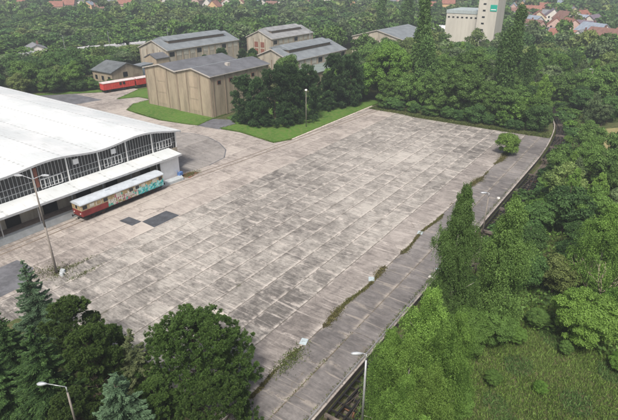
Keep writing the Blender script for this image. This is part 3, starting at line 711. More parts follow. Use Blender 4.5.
def tankcar(x, y, rz, i, first=None):
    if first is None:
        e = empty('tank_wagon', (x, y, 0), rz, None, 'wagon', 'pale wagons standing in the trees')
        MB().tube((0, -5.6, 2.75), (0, 5.6, 2.75), 1.45, n=18).build('tank', M['tankgrey'], e, smooth=False)
        MB().tube((0, 0, 4.1), (0, 0, 4.55), .4, n=12).build('dome', M['tankgrey'], e)
        MB().box(-1.2, 1.2, -6, 6, .9, 1.25).build('underframe', M['dark'], e)
        for yb in (-4, 4): MB().tube((-.75, yb, .5), (.75, yb, .5), .48, n=14).build('wheelset', M['rust'], e)
    else: e = copy_tree(first); e.location = (x, y, 0); e.rotation_euler = (0, 0, rz)
    e['label'] = ['leftmost pale tank wagon half hidden by dark trees', 'pale tank wagon second from the left in the tree belt', 'long pale tank wagon in the middle of the tree belt', 'pale tank wagon just left of the small beige shed', 'pale tank wagon behind the small beige shed roof', 'rearmost pale tank wagon beside the far hangar'][i]
    return e
f0 = None
for i in range(6):
    y = 128+i*13.2; x = -252+i*3.2
    e = tankcar(x, y, R(-13), i, f0); f0 = f0 or e

# ------------------------------------------------------------------ buildings
def local(mb, ox, oy):
    mb.v = [(v[0]-ox, v[1]-oy, v[2]) for v in mb.v]; return mb
def gable_unit(e, x0, x1, y0, y1, ze, zr, wall, roofL, roofR, ox, oy, name_wall='wall'):
    xm = (x0+x1)/2
    local(MB().extrude([(x0, 0), (x1, 0), (x1, ze), (xm, zr), (x0, ze)], y0, y1, 'y'), ox, oy).build(name_wall, wall, e)
    k = (zr-ze)/(xm-x0); o = .35
    local(MB().extrude([(x0-o, ze-k*o+.003), (xm, zr+.003), (xm, zr+.25), (x0-o, ze-k*o+.25)], y0-.4, y1+.4, 'y'), ox, oy).build('roof', roofL, e)
    local(MB().extrude([(x1+o, ze-k*o+.003), (xm+.001, zr+.003), (xm+.001, zr+.25), (x1+o, ze-k*o+.25)], y0-.4, y1+.4, 'y'), ox, oy).build('roof', roofR, e)
    mb = MB()
    mb.extrude([(x0-o, ze-k*o-.06), (xm, zr-.06), (x1+o, ze-k*o-.06), (x1+o, ze-k*o+.28), (xm, zr+.29), (x0-o, ze-k*o+.28)], y0-.52, y0-.403, 'y')
    mb.box(x1+o+.003, x1+o+.12, y0-.4, y1+.4, ze-k*o-.02, ze-k*o+.22)
    local(mb, ox, oy).build('verge', M['trim'], e)

def tall_building():
    ox, oy = -107.5, 104
    e = empty('workshop_building', (ox, oy, 0), 0, 'tall beige concrete building with twin gables and dark roofs', 'building')
    gable_unit(e, -137, -122.05, 104, 131, 11.6, 13.2, M['panel'], M['bitumen'], M['bitumen'], ox, oy)
    gable_unit(e, -121.95, -107.5, 103.6, 130, 11.9, 13.5, M['panel'], M['paleroof'], M['bitumen'], ox, oy)  # left slope made paler: grazing sky sheen put into its colour
    for x0, x1, yf, zt in ((-137, -122.05, 104, 11.5), (-121.95, -107.5, 103.6, 11.8)):
        w = x1-x0
        for t in (0.02, .31, .69, .98):
            local(MB().box(x0+w*t-.17, x0+w*t+.17, yf-.14, yf-.003, 0, zt+(.75 if .1 < t < .9 else 0)), ox, oy).build('pilaster', M['pilaster'], e)
        for k in range(3):
            local(MB().box(x0+w*.38, x0+w*.62, yf-.05, yf-.003, 1.2+k*3.5, 4.3+k*3.5), ox, oy).build('wall_panel', M['panel_light'], e)
    for k in range(6):
        y = 104.6+k*4.9
        local(MB().box(-107.497, -107.36, y-.17, y+.17, 0, 11.7), ox, oy).build('pilaster', M['pilaster'], e)
    for y in (107, 112, 117, 122):
        f = local(MB().box(-107.497, -107.42, y-.75, y+.75, 9.3, 10.4), ox, oy).build('window', M['redpanel'], e)
        local(MB().box(-107.417, -107.40, y-.6, y+.6, 9.42, 10.28), ox, oy).build('pane', M['darkglass'], f)
    local(MB().box(-112.5, -111.3, 115, 116.2, 12.6, 13.9), ox, oy).build('chimney', M['trim'], e)
tall_building()

def hangar(x0, x1, y0, y1, ze, zr, label, roof='greyroof', monitor=True, reds=False, annex=None, front_box=False, name='hangar'):
    ox, oy = x1, y0; xm = (x0+x1)/2
    e = empty(name, (ox, oy, 0), 0, label, 'building', 'hangars with grey monitor roofs')
    k = (zr-ze)/(xm-x0)
    gable_unit(e, x0, x1, y0, y1, ze, zr, M['panel_far'], M[roof], M[roof], ox, oy)
    if monitor:
        mw = (x1-x0)*.24; zb = zr-k*mw; ya, yb = y0+5, y1-5
        local(MB().box(xm-mw, xm+mw, ya, yb, zb+.1, zb+1.35), ox, oy).build('monitor', M['pilaster'], e)
        local(MB().extrude([(xm-mw-.6, zb+1.36), (xm+mw+.6, zb+1.36), (xm+mw+.6, zb+1.5), (xm, zb+1.5+k*mw*.8), (xm-mw-.6, zb+1.5)], ya-.5, yb+.5, 'y'), ox, oy).build('monitor_roof', M[roof], e)
    n = int((y1-y0)/4)
    for i in range(n+1):
        y = y0+.3+i*(y1-y0-.6)/n
        local(MB().box(x1+.003, x1+.16, y-.2, y+.2, 0, ze-.35), ox, oy).build('pilaster', M['panel_light'], e)
    for i in range(n):
        y = y0+.3+(i+.5)*(y1-y0-.6)/n
        local(MB().box(x1+.003, x1+.06, y-1.3, y+1.3, ze-2.6, ze-.8), ox, oy).build('window', M['pane_pale'] if i % 4 else M['darkglass'], e)
    w = x1-x0
    for t in (.03, .27, .5, .73, .97):
        local(MB().box(x0+w*t-.2, x0+w*t+.2, y0-.14, y0-.003, 0, ze-.2), ox, oy).build('pilaster', M['pilaster'], e)
    cols = M['redpanel'] if reds else M['panel_light']
    for t in (.38, .62):
        for z in (1, 4.2):
            local(MB().box(x0+w*t-1.2, x0+w*t+1.2, y0-.06, y0-.003, z, z+2.6), ox, oy).build('door_panel', cols, e)
    if annex:
        ax, ay0, ay1, az = annex
        local(MB().box(x1+.17, ax, ay0, ay1, 0, az), ox, oy).build('annex', M['panel'], e)
        local(MB().extrude([(x1+.17, az+.5), (ax+.4, az+.003), (ax+.4, az+.2), (x1+.17, az+.9)], ay0-.3, ay1+.3, 'y'), ox, oy).build('annex_roof', M['greenroof'], e)
        for i in range(4):
            y = ay0+2+i*(ay1-ay0-4)/3
            local(MB().box(ax+.003, ax+.05, y-.7, y+.7, 1.6, 3.2), ox, oy).build('annex_window', M['darkglass'], e)
    if front_box:
        bx0, bx1, by0, by1 = x1-6.5, x1+.8, y0-7, y0-.2
        local(MB().extrude([(bx0, 0), (bx1, 0), (bx1, 6.2), ((bx0+bx1)/2, 7.8), (bx0, 6.2)], by0, by1, 'y'), ox, oy).build('porch', M['panel_light'], e)
        local(MB().extrude([(bx0-.3, 6.1), ((bx0+bx1)/2, 7.82), (bx1+.3, 6.1), (bx1+.3, 6.35), ((bx0+bx1)/2, 8.05), (bx0-.3, 6.35)], by0-.3, by1, 'y'), ox, oy).build('porch_roof', M['bitumen'], e)
hangar(-194, -175.5, 146, 190, 8.6, 12.0, 'long beige hangar with grey stepped roof behind the tall building, leftmost of the hangars', 'greyroof', True, False, None, True)
hangar(-135, -116.5, 154, 193, 8.6, 12.2, 'beige hangar with smooth grey monitor roof directly behind the dark pines', 'greyroof', True, False, (-108.5, 158, 181, 4.6))
hangar(-180, -163.5, 201, 236, 8.6, 12.0, 'far beige hangar with weathered striped roof and red brown gable panels', 'greyroof2', True, True)
hangar(-138, -110, 235, 270, 8.6, 12.2, 'plain beige hangar with low grey roof behind the yellow green tree', 'greyroof', False, False)
e = empty('shed', (-170, 114, 0), 0, 'small beige shed with dark mossy roof behind the red wagons', 'building')
mb = MB().extrude([(112, 0), (126, 0), (126, 4.8), (119, 7.4), (112, 4.8)], -182, -170, 'x'); local(mb, -170, 112).build('wall', M['panel'], e)
mb = MB().extrude([(111.5, 4.62), (119, 7.41), (126.5, 4.62), (126.5, 4.9), (119, 7.7), (111.5, 4.9)], -182.4, -169.6, 'x'); local(mb, -170, 112).build('roof', M['shedroof'], e)
local(MB().box(-169.997, -169.94, 117, 119, 2.6, 4.4), -170, 112).build('window', M['darkglass'], e)
local(MB().box(-169.997, -169.94, 121.5, 124, .1, 3), -170, 112).build('door', M['pilaster'], e)
for k in range(3): local(MB().box(-180.5+k*4, -179.1+k*4, 111.94, 111.997, 1.6, 3.2), -170, 112).build('window', M['darkglass'], e)

def silo():
    ox, oy = -105, 276
    e = empty('grain_silo', (ox, oy, 0), 0, 'pale grain silo block with tall windowed tower and teal sign', 'silo')
    def B(*a): return local(MB().box(*a), ox, oy)
    B(-105, -87.3, 276, 298, 0, 18.6).build('silo_block', M['silo'], e)
    B(-105.15, -87.3, 275.8, 298.2, 18.603, 20.2).build('parapet', M['paleroof'], e)
    for k in range(7):
        x = -103.6+k*2.4; B(x-.55, x+.55, 275.9, 275.997, 16.4, 17.1).build('window', M['darkglass'], e)
    B(-87.297, -77.8, 272, 285, 0, 31).build('tower', M['silo'], e)
    B(-87.6, -77.5, 271.7, 285.3, 31.003, 31.6).build('tower_parapet', M['trim'], e)
    for k in range(9):
        z = 5.2+k*3.05; B(-84.9, -83.5, 271.92, 271.997, z, z+.75).build('window', M['darkglass'], e)
    s = B(-81.3, -78.0, 271.85, 271.997, 20.6, 23.6).build('sign', M['teal'], e)
    B(-80.9, -78.4, 271.82, 271.848, 21.2, 21.6).build('sign_stripe', M['white'], s)
    mb = MB()
    for k in range(9): mb.box(-105+k*2.2-.02, -105+k*2.2+.02, 275.95, 275.998, 0, 16)
    local(mb, ox, oy).build('panel_joint', M['trim'], e)
silo()
e = empty('warehouse', (-140, 322, 0), 0, 'low white flat roofed warehouse left of the grain silo', 'building')
MB().box(0, 28, 0, 22, 0, 5).build('wall', M['offwhite'], e); MB().box(-.5, 28.5, -.5, 22.5, 5.003, 5.5).build('roof', M['white'], e)
for k in range(5): MB().box(2+k*5.4, 4.4+k*5.4, -.06, -.003, 2, 3.5).build('window', M['darkglass'], e)

WALLC = {'white': (0.66,0.64,0.60), 'cream': (0.58,0.50,0.36), 'orange': (0.60,0.40,0.22), 'pink': (0.52,0.38,0.34), 'grey': (0.45,0.45,0.45)}
ROOFC = {'red': (0.27,0.125,0.095), 'brown': (0.20,0.115,0.095), 'purple': (0.17,0.14,0.18), 'grey': (0.20,0.21,0.23), 'bluegrey': (0.25,0.30,0.37)}
WM = {k: plain('house_'+k, v, .85, var=.12) for k, v in WALLC.items()}
RM = {k: plain('tiles_'+k, v, .85, var=.25, scale=.6) for k, v in ROOFC.items()}
def house(x, y, w, d, ze, zr, rz, wc, rc, label):
    e = empty('house', (x, y, -.15), rz, label, 'house', 'houses beyond the trees')
    MB().extrude([(-w/2, 0), (w/2, 0), (w/2, ze), (0, zr), (-w/2, ze)], -d/2, d/2, 'y').build('wall', WM[wc], e)
    k = (zr-ze)/(w/2); o = .5
    r_ = MB().extrude([(-w/2-o, ze-k*o), (0, zr), (w/2+o, ze-k*o), (w/2+o, ze-k*o+.3), (0, zr+.32), (-w/2-o, ze-k*o+.3)], -d/2-.4, d/2+.4, 'y').build('roof', RM[rc], e)
    MB().box(w*.12, w*.12+.8, d*.1, d*.1+.8, zr-.6, zr+1.3).build('chimney', RM['brown'], r_)
    for s in (-1, 1):
        for t in (-.27, .27):
            for z in ((1.2, 4.0) if ze > 5 else (1.3,)):
                MB().box(w*t-.65, w*t+.65, min(s*d/2, s*(d/2+.06)), max(s*d/2, s*(d/2+.06)), z, z+1.5).build('window', M['darkglass'], e)
        for t in (-.3, 0, .3):
            MB().box(min(s*w/2, s*(w/2+.06)), max(s*w/2, s*(w/2+.06)), d*t-.65, d*t+.65, 1.3, 2.8).build('window', M['darkglass'], e)
HS = [ # x, y, w, d, eave, ridge, rot, wall, roof, label
 (-100,428,9,10,6,9,.3,'white','grey','small white and grey house nearest the silo tower'),
 (-92,420,9,12,5,8.5,.9,'grey','bluegrey','house with pale blue grey roof right of the silo tower'),
 (-88,398,9,16,4,7.5,1.1,'pink','brown','long brown roofed house beside the blue grey roofed one'),
 (-76,352,10,26,4,7.5,1.35,'pink','purple','long dark purple brown roof above the treetops'),
 (-72,392,10,13,6,10.5,.2,'pink','red','tall pink house with steep red roof'),
 (-62,384,12,16,6,10.5,.5,'pink','red','big pink gabled house with red roof'),
 (-55,337,9,20,4,8,1.25,'white','red','long low red roof left of the white gabled house'),
 (-47,334,9,11,5,8.8,-.15,'white','grey','white house with its gable facing the camera'),
 (-46,372,12,18,5,9.5,.9,'white','bluegrey','large house with blue purple roof behind the white gable'),
 (-54,392,11,15,5,9,1.0,'grey','purple','house with purple roof left of the blue roofed house'),
 (-36,348,11,20,5.5,9,1.1,'orange','brown','orange walled house right of the white gable'),
 (-26,366,11,16,5,9.5,.7,'cream','red','red roofed house at the right picture edge'),
 (-80,455,10,14,5,9,.4,'white','grey','pale house far behind the red roofs'),
 (-60,440,10,14,5,9,1.2,'cream','bluegrey','pale roofed house above the big pink one'),
 (-100,495,12,24,5,8,1.4,'grey','grey','long pale roof far among the trees'),
 (-30,430,10,12,5,9,.4,'white','brown','brown roofed house in trees behind the blue roof'),
]
for a in HS: house(a[0], a[1], a[2], a[3], a[4], a[5], a[6], a[7], a[8], a[9])
q = random.Random(11)
EXTRA = []
for px, D in [(508,520),(516,455),(524,540),(531,480),(538,600),(545,510),(552,455),(560,560),(567,480),(573,620),(580,450),(586,530),(592,600),(598,470),(604,540),(611,430),(616,600),(480,640),(496,600)]:
    hd = np.array([FW[0], FW[1]])/math.hypot(FW[0], FW[1]); az = math.atan((px-CX)/F*cos(PITCH)/1.02)
    EXTRA.append(((hd[0]*cos(az)+hd[1]*sin(az))*D, (hd[1]*cos(az)-hd[0]*sin(az))*D))
rcs = ['red','brown','purple','red','grey','bluegrey','red']; wcs = ['white','cream','pink','white','orange']
FAR = []
for px, D in [(8,640),(44,600),(58,640),(70,690),(78,610),(90,560),(104,640),(118,600),(128,700),(150,690),(162,640),(178,700),(192,640),(203,600),(210,560),(222,620),(236,600),(246,660),(258,600),(270,560),(282,640),(296,700),(305,620),(330,640),(352,600),(366,640),(384,700),(400,640),(436,560),(455,600)]:
    vx = (px-CX)/F; # direction on the ground through this azimuth
    hd = np.array([FW[0], FW[1]])/math.hypot(FW[0], FW[1]); az = math.atan(vx*cos(PITCH)/1.02)
    dx = hd[0]*cos(az)+hd[1]*sin(az); dy = hd[1]*cos(az)-hd[0]*sin(az); FAR.append((dx*D, dy*D))
for i, (x, y) in enumerate(FAR+EXTRA):
    wc = wcs[i % 5]; rc = rcs[(i*3) % 7]
    house(x, y, q.uniform(9, 12), q.uniform(11, 17), q.uniform(5, 6.5), q.uniform(9, 11), q.uniform(0, 3.1), wc, rc, f'distant {wc} house with {rc} roof '+('in the village on the horizon' if i < len(FAR) else 'in the village right of the silo'))
house(-259, 134, 9, 12, 4.5, 6.5, 1.2, 'white', 'grey', 'low white house with dark grey roof in the left trees')

# ------------------------------------------------------------------ lamps and poles
def lamp_left():
    e = empty('street_lamp', (-65.8, 29.8, 0), 0, 'tall double headed lamp post at the left edge of the yard', 'street lamp')
    MB().path([(0, 0, 0), (-.1, .05, 7.5), (-.25, .1, 14.6)], .19, .09, 10).build('pole', M['concrete_pole'], e, smooth=True)
    for s in (-1, 1):
        d = Vector((RT[0]*s, RT[1]*s, 0))
        b = Vector((-.25, .1, 14.6)); t = b+d*1.35+Vector((0, 0, .55))
        MB().path([tuple(b), tuple(b+d*.7+Vector((0, 0, .32))), tuple(t)], .055, .045, 8).build('arm', M['lampgrey'], e, smooth=True)
        h = MB().tube(tuple(t-d*.1), tuple(t+d*.35), .09, .19, 10).tube(tuple(t+d*.35), tuple(t+d*.95), .19, .12, 10); h.build('lamp_head', M['lampgrey'], e)
lamp_left()
for (x, y, r, lb) in ((-65.3, 30.5, .55, 'larger pale stone block at the foot of the double lamp'), (-64.7, 29.9, .4, 'smaller grey stone block at the foot of the double lamp')):
    q2 = random.Random(int(x*10)); pts = blob(0, 0, r, r*.7, 9, int(y*7), .2)
    mb = MB(); n = len(pts)
    mb.v = [(a, b, -.05) for a, b in pts]+[(a*.8, b*.8, .35+q2.uniform(0, .12)) for a, b in pts]; mb.f = [tuple(range(n)), tuple(range(n, 2*n))]+[(i, (i+1) % n, n+(i+1) % n, n+i) for i in range(n)]
    o = mb.build('stone_block', M['coping']); o.location = (x, y, 0); tag(o, lb, 'stone')
def lamp_arm(name, x, y, h, arm, reach, label, z0=0.0, head=(1.0, .3), polemat='concrete_pole', rise=.35):
    e = empty(name, (x, y, z0), 0, label, 'street lamp'); d = Vector((arm[0], arm[1], 0)).normalized(); h = h-z0
    MB().path([(0, 0, 0), (0, 0, h*.5), (0, 0, h-.6)], .14, .08, 10).build('pole', M[polemat], e, smooth=True)
    b = Vector((0, 0, h-.6)); el = b+Vector((0, 0, .6)); t = el+d*reach+Vector((0, 0, rise))
    MB().path([tuple(b), tuple(el)], .055, .05, 8).path([tuple(el), tuple(t)], .045, .035, 8).build('arm', M['steel'], e, smooth=True)
    a, w = head; sd = Vector((-d.y, d.x, 0)); u = Vector((0, 0, 1)); mb = MB(); ring = [(0, .10, .08), (.25, .55, .14), (.55, 1, .17), (.85, .85, .13), (1, .35, .05)]
    for i, (tt, ww, hh) in enumerate(ring):
        c = t+d*a*tt
        for k in range(8):
            an = 2*pi*k/8; mb.v.append(tuple(c+sd*(w/2*ww*cos(an))+u*(hh*sin(an)*.9)))
    for i in range(len(ring)-1):
        for k in range(8): mb.f.append((i*8+k, i*8+(k+1) % 8, (i+1)*8+(k+1) % 8, (i+1)*8+k))
    mb.f.append(tuple(range(8))); mb.f.append(tuple(range(len(mb.v)-8, len(mb.v))))
    mb.build('lamp_head', M['lampgrey'], e, smooth=True)
    return e
lamp_arm('street_lamp', -34.2, 13.95, 9.0, (-.82, -.58), 1.45, 'street lamp with curved arm among the bottom left conifers', head=(.85, .42))
lamp_arm('street_lamp', -13.9, 27.5, 13.0, (-RT[0], -RT[1]), .25, 'slim grey lamp with short white head beside the lower birches', z0=-1.5, head=(.95, .3), polemat='steel', rise=.05)
lamp_arm('street_lamp', -16.4, 66.5, 12.0, (-RT[0], -RT[1]), .25, 'weathered lamp pole rising from the tall birches beside the track', z0=-1.5, head=(.95, .35), rise=.05)
lamp_arm('street_lamp', -20.5, 186, 11, (-RT[0], -RT[1]), .3, 'thin leaning lamp pole at the far bend of the track', z0=-1.0, head=(1, .35), rise=.05)
e = empty('street_lamp', (-79.5, 111.6, 0), 0, 'slender lamp post with round white globe in front of the dark pines', 'street lamp')
MB().path([(0, 0, 0), (0, 0, 10)], .11, .07, 8).build('pole', M['concrete_pole'], e, smooth=True)
mb = MB(); 
for i in range(7):
    for k in range(10): a = pi*i/6; mb.v.append((.38*sin(a)*cos(2*pi*k/10), .38*sin(a)*sin(2*pi*k/10), 10.25+.3*cos(a)))
for i in range(6):
    for k in range(10): mb.f.append((i*10+k, i*10+(k+1) % 10, (i+1)*10+(k+1) % 10, (i+1)*10+k))
mb.build('lamp_globe', M['white'], e, smooth=True, fix=False)
for x, y, hh, lb in ((-243, 140, 11, 'thin catenary mast in the left tree belt beside the tank wagons'), (-233, 158, 12, 'thin catenary mast in the middle of the left tree belt'), (-210, 176, 14, 'thin catenary mast left of the leftmost hangar'), (-150, 214, 14, 'thin mast rising between the hangars')):
    e = empty('mast', (x, y, 0), 0, lb, 'mast', 'thin railway masts')
    MB().path([(0, 0, 0), (0, 0, hh)], .16, .1, 6).build('pole', M['steel'], e)
    MB().path([(0, 0, hh-1), (2.4, 0, hh-.6)], .06, .05, 5).build('arm', M['steel'], e)

# ------------------------------------------------------------------ sunken track, retaining edge, wagon frames
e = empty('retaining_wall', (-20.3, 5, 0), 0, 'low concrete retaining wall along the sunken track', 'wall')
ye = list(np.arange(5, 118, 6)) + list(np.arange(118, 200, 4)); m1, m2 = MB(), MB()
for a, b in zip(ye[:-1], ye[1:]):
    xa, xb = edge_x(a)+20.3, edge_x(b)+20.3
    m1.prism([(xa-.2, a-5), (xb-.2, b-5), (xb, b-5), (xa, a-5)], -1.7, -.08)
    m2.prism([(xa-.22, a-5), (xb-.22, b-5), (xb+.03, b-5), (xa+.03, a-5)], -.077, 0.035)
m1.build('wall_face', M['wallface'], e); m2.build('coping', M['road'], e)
e = empty('guard_rail', (edge_x(20)-.08, 20, .1), 0, 'thin steel rail running on top of the track retaining wall', 'railing')
mb = MB(); yy = np.arange(20, 56, 3.0)
for a, b in zip(yy[:-1], yy[1:]): mb.tube((0, a-20, .55), (0, b-20, .55), .04, n=6)
mb.build('rail', M['steel'], e)
for yv in yy: MB().tube((0, yv-20, 0), (0, yv-20, .55), .035, n=6).build('post', M['steel'], e)
e = empty('railway_track', (-18.3, 5, -1.5), 0, 'sunken old track between the yard wall and the birches', 'track')
for off in (-.72, .72):
    mb = MB(); yr = list(np.arange(5, 118, 8)) + list(np.arange(118, 200, 4))
    for a, b in zip(yr[:-1], yr[1:]):
        xa, xb = track_x(a)+off+18.3, track_x(b)+off+18.3
        mb.prism([(xa-.04, a-5), (xb-.04, b-5), (xb+.04, b-5), (xa+.04, a-5)], .12, .28)
    mb.build('rail', M['rail'], e)
mb = MB()
for yv in np.arange(6, 198, .65): mb.box(track_x(yv)+18.3-1.25, track_x(yv)+18.3+1.25, yv-5.12, yv-4.88, -.05, .12)
o = mb.build('sleeper', M['sleeper'], e); o['kind'] = 'stuff'

def frame_wagon():
    e = empty('flat_wagon', (0, 0, 0), 0, None, 'wagon', 'stripped black wagon frames on the sunken track'); Ln = 10.2
    mb = MB()
    for x in (-1.3, -.45, .45, 1.3): mb.box(x-.09, x+.09, -Ln/2+.3, Ln/2-.3, .95, 1.25)
    mb.build('chassis', M['dark'], e)
    mb = MB()
    for k in range(8): yb = -Ln/2+.8+k*(Ln-1.6)/7; mb.box(-1.2, 1.2, yb-.07, yb+.07, 1.0, 1.2)
    mb.build('cross_beam', M['dark'], e)
    mb = MB()
    for s in (-1, 1): mb.tube((s*.8, -Ln*.42, 1.29), (s*.1, Ln*.38, 1.29), .03, n=5); mb.tube((s*.3, -Ln*.3, 1.30), (-s*1.1, Ln*.42, 1.30), .025, n=5)
    mb.build('loose_rod', M['rail'], e)
    for s in (-1, 1):
        b = MB().box(-1.4, 1.4, s*Ln/2-.30, s*Ln/2+.0, .9, 1.35).build('end_beam', M['endbeam'], e)
        for x in (-.87, .87): MB().tube((x, s*(Ln/2-.1), 1.05), (x, s*(Ln/2+.42), 1.05), .14, n=10).build('buffer', M['dark'], b)
        MB().tube((-.76, s*2.9, .5), (-.62, s*2.9, .5), .46, n=16).tube((.62, s*2.9, .5), (.76, s*2.9, .5), .46, n=16).tube((-.62, s*2.9, .5), (.62, s*2.9, .5), .08).build('wheelset', M['rust'], e)
    return e
M['endbeam'] = plain('faded_end_beam', (0.13,0.11,0.095), .8, var=.5)
LW = ['stripped black wagon frame nearest the camera, under the lower birches', 'second black wagon frame, hidden by the tall birches', 'black wagon frame seen between the tall birch and the lamp pole',
      'black wagon frame just beyond the weathered lamp pole', 'black wagon frame half covered by right bank bushes', 'black wagon frame at the start of the bend beside the lane',
      'black wagon frame in the bend near the lane corner', 'black wagon frame beyond the lane corner', 'farthest black wagon frame before the dark trees', 'last wagon frame disappearing under the far trees']
W0 = frame_wagon()
for i, yv in enumerate((36, 62, 84, 94.6, 105.2, 127, 138, 149, 160.2, 171.4)):
    o = W0 if i == 0 else copy_tree(W0)
    x = track_x(yv); dx = track_x(yv+4)-track_x(yv-4)
    o.location = (x, yv, -1.22); o.rotation_euler = (0, 0, -math.atan2(dx, 8)); o['label'] = LW[i]

# pale blue covers and litter in the weed gap
for i, (x, y, rz, lb) in enumerate(((-27.7, 38.3, .3, 'pale blue square cover plate nearest the camera in the weed gap'), (-27.6, 54.7, .5, 'pale white blue cover plate in the middle of the weed gap'), (-27.7, 71.7, .2, 'pale cover plate farthest along the weed gap'))):
    e = empty('cover_plate', (x, y, .02), rz, lb, 'cover', 'pale cover plates in the weed gap')
    bevel(MB().box(-.42, .42, -.55, .55, 0, .07).build('plate', M['ltblue'], e), .02); MB().box(-.12, .12, -.02, .02, .071, .10).build('handle', M['steel'], e)
q = random.Random(5)
for k, (x, y, lb) in enumerate(((-20.9, 60, 'pale plastic sack lying by the wall near the tall birch'), (-20.9, 62.5, 'small blue grey sack beside the wall opposite the birch'), (-21.2, 93.5, 'white slab lying on the lane near the lamp pole'))):
    mb = MB(); pts = blob(0, 0, .32, .22, 9, k, .25); n = 9
    mb.v = [(a, b, 0) for a, b in pts]+[(a*.7, b*.7, .18+q.uniform(0, .1)) for a, b in pts]; mb.f = [tuple(range(n)), tuple(range(n, 2*n))]+[(i, (i+1) % n, n+(i+1) % n, n+i) for i in range(n)]
    o = mb.build('litter_sack' if k < 2 else 'stone_slab', M['ltblue'] if k == 1 else M['offwhite']); o.location = (x, y, 0); tag(o, lb, 'litter' if k < 2 else 'stone')

# ------------------------------------------------------------------ grass, weeds
def blades(name, pts, hgt, wid, leaf, label, seed, spread=.45):
    r = np.random.default_rng(seed); n = len(pts); D = unit(np.array([0, 0, 1.0])+r.normal(0, spread, (n, 3)))
    S = unit(np.cross(D, rdir(n, r))); h = hgt*r.uniform(.5, 1.3, n)
    P = pts + D*(h*.5)[:, None]
    hue = np.array([(sin(p[0]*.5)+cos(p[1]*.43+p[0]*.2))*.25+.5 for p in pts])+r.normal(0, .12, n)
    me = cardmesh(name, cards(P, D, S, h*.5, wid*r.uniform(.6, 1.4, n)), r.random(n), np.clip(hue, 0, .99)); me.materials.append(L[leaf])
    o = bpy.data.objects.new(name, me); COL.objects.link(o); tag(o, label, None, None, 'stuff'); return o
r = np.random.default_rng(21)
P = []
# meadow and bank on the right
n = 330000; X = r.uniform(-19.0, 26, n); Y = r.uniform(26, 100, n)
keep = (X > -15.9+0*Y) & ((Y < 66) | (r.random(n) < .35))
X, Y = X[keep], Y[keep]
cl = np.sin(X*.9+1.3*np.sin(Y*.31))+np.cos(Y*.8+.7*X*.4)
Z = np.array([terr(a, b) for a, b in zip(X, Y)])
P = np.stack([X, Y, Z], 1); hs = 0.30+0.20*np.clip(cl, -1, 1.6)
D0 = blades('grass', P[cl < 1.0], .46, .034, 'grass', 'tall rough meadow grass below the birches', 22)
D1 = blades('undergrowth', P[cl >= 1.0], .52, .035, 'weeping', 'low leafy brambles and nettles in the meadow', 23, .9)
# weeds in the gap
n = 26000; Y = r.uniform(28, 122, n); wv = .28+.5*np.clip(np.sin(Y*.33)+np.sin(Y*.12+1)*.8+.3*np.sin(Y*1.7), 0, 2)
dens = np.clip(np.sin(Y*.27+.6)+.65+.4*np.sin(Y*.9), .0, 1); k = r.random(n) < dens
Y, wv = Y[k], wv[k]; X = -27.4+.25*np.sin(Y*.5)+r.normal(0, .45, len(Y))*wv
blades('weeds', np.stack([X, Y, 0*X], 1), .16, .06, 'weed', 'olive brown weeds filling the long gap in the concrete', 24, .8)
# mossy soil showing in that gap
mb = MB(); yb = np.arange(28, 123, .35); lft = []; rgt = []
for yv in yb:
    gt = sin(yv*.27+.6)+.75+.4*sin(yv*.9); wv = min(1, max(0, gt*2.5))*(.08+.26*max(0, min(2, sin(yv*.33)+sin(yv*.12+1)*.8+.3*sin(yv*1.7)))+ q.uniform(-.02, .16))
    c = -27.4+.25*sin(yv*.5)+q.uniform(-.1, .1); lft.append((c-wv, yv)); rgt.append((c+wv*.8, yv))
M['moss'] = groundmat('mossy_soil', ((0.035,0.036,0.018),(0.07,0.065,0.035),(0.12,0.10,0.065)), 1.2)
for i in range(len(yb)-1):
  if sin(yb[i]*.27+.6)+.75+.4*sin(yb[i]*.9) > 0: mb.add([(*lft[i], .006), (*rgt[i], .006), (*rgt[i+1], .006), (*lft[i+1], .006)], [(0, 1, 2, 3)])
tag(mb.build('weed_gap_soil', M['moss']), 'mossy soil in the long gap between yard and lane', None, None, 'structure')
# grass tufts: lamp foot, far edge, wall edge, hall end
pts = []
for cx, cy, sx, sy, nn in ((-66.3, 30.3, 1.2, .9, 900), (-65.6, 32.5, .25, 2.0, 350), (-68.0, 28.0, 1.2, .9, 350), (-62.5, 32.0, .3, 1.3, 300), (-79.2, 68, .6, 1.4, 900), (-50, 139.4, 12, .5, 2500), (-30, 140.5, 4, .8, 1600), (-20.8, 60, .12, 30, 2000), (-23.9, 34, .12, 5, 200), (-27.2, 34.8, .5, 1.5, 1200)):
    a = np.stack([r.normal(cx, sx, nn), r.normal(cy, sy, nn), np.zeros(nn)], 1); pts.append(a)
P = np.vstack(pts); P = P[P[:, 0] < -20.7]
blades('grass_tufts', P, .24, .04, 'weed2', 'scattered grass tufts along joints and edges', 26, .6)
lp = []
for poly in LAWNS:
    for (x1, y1), (x2, y2) in zip(poly, poly[1:]+poly[:1]):
        m = int(math.hypot(x2-x1, y2-y1)*38); t = r.random(m)
        lp.append(np.stack([x1+(x2-x1)*t+r.normal(0, .16, m), y1+(y2-y1)*t+r.normal(0, .16, m), np.full(m, .02)], 1))
blades('lawn_fringe', np.vstack(lp), .22, .05, 'lawnblade', 'ragged grass fringe round the mown lawns', 31, .7)
# edge growth along the far side and lawn scatter
n = 26000; X = r.uniform(-75, -22, n); Y = 139.6+np.abs(r.normal(0, 2.2, n))
blades('edge_grass', np.stack([X, Y, np.full(n, -.1)], 1), .5, .08, 'weed2', 'rough grass strip beyond the far edge of the yard', 27, .6)

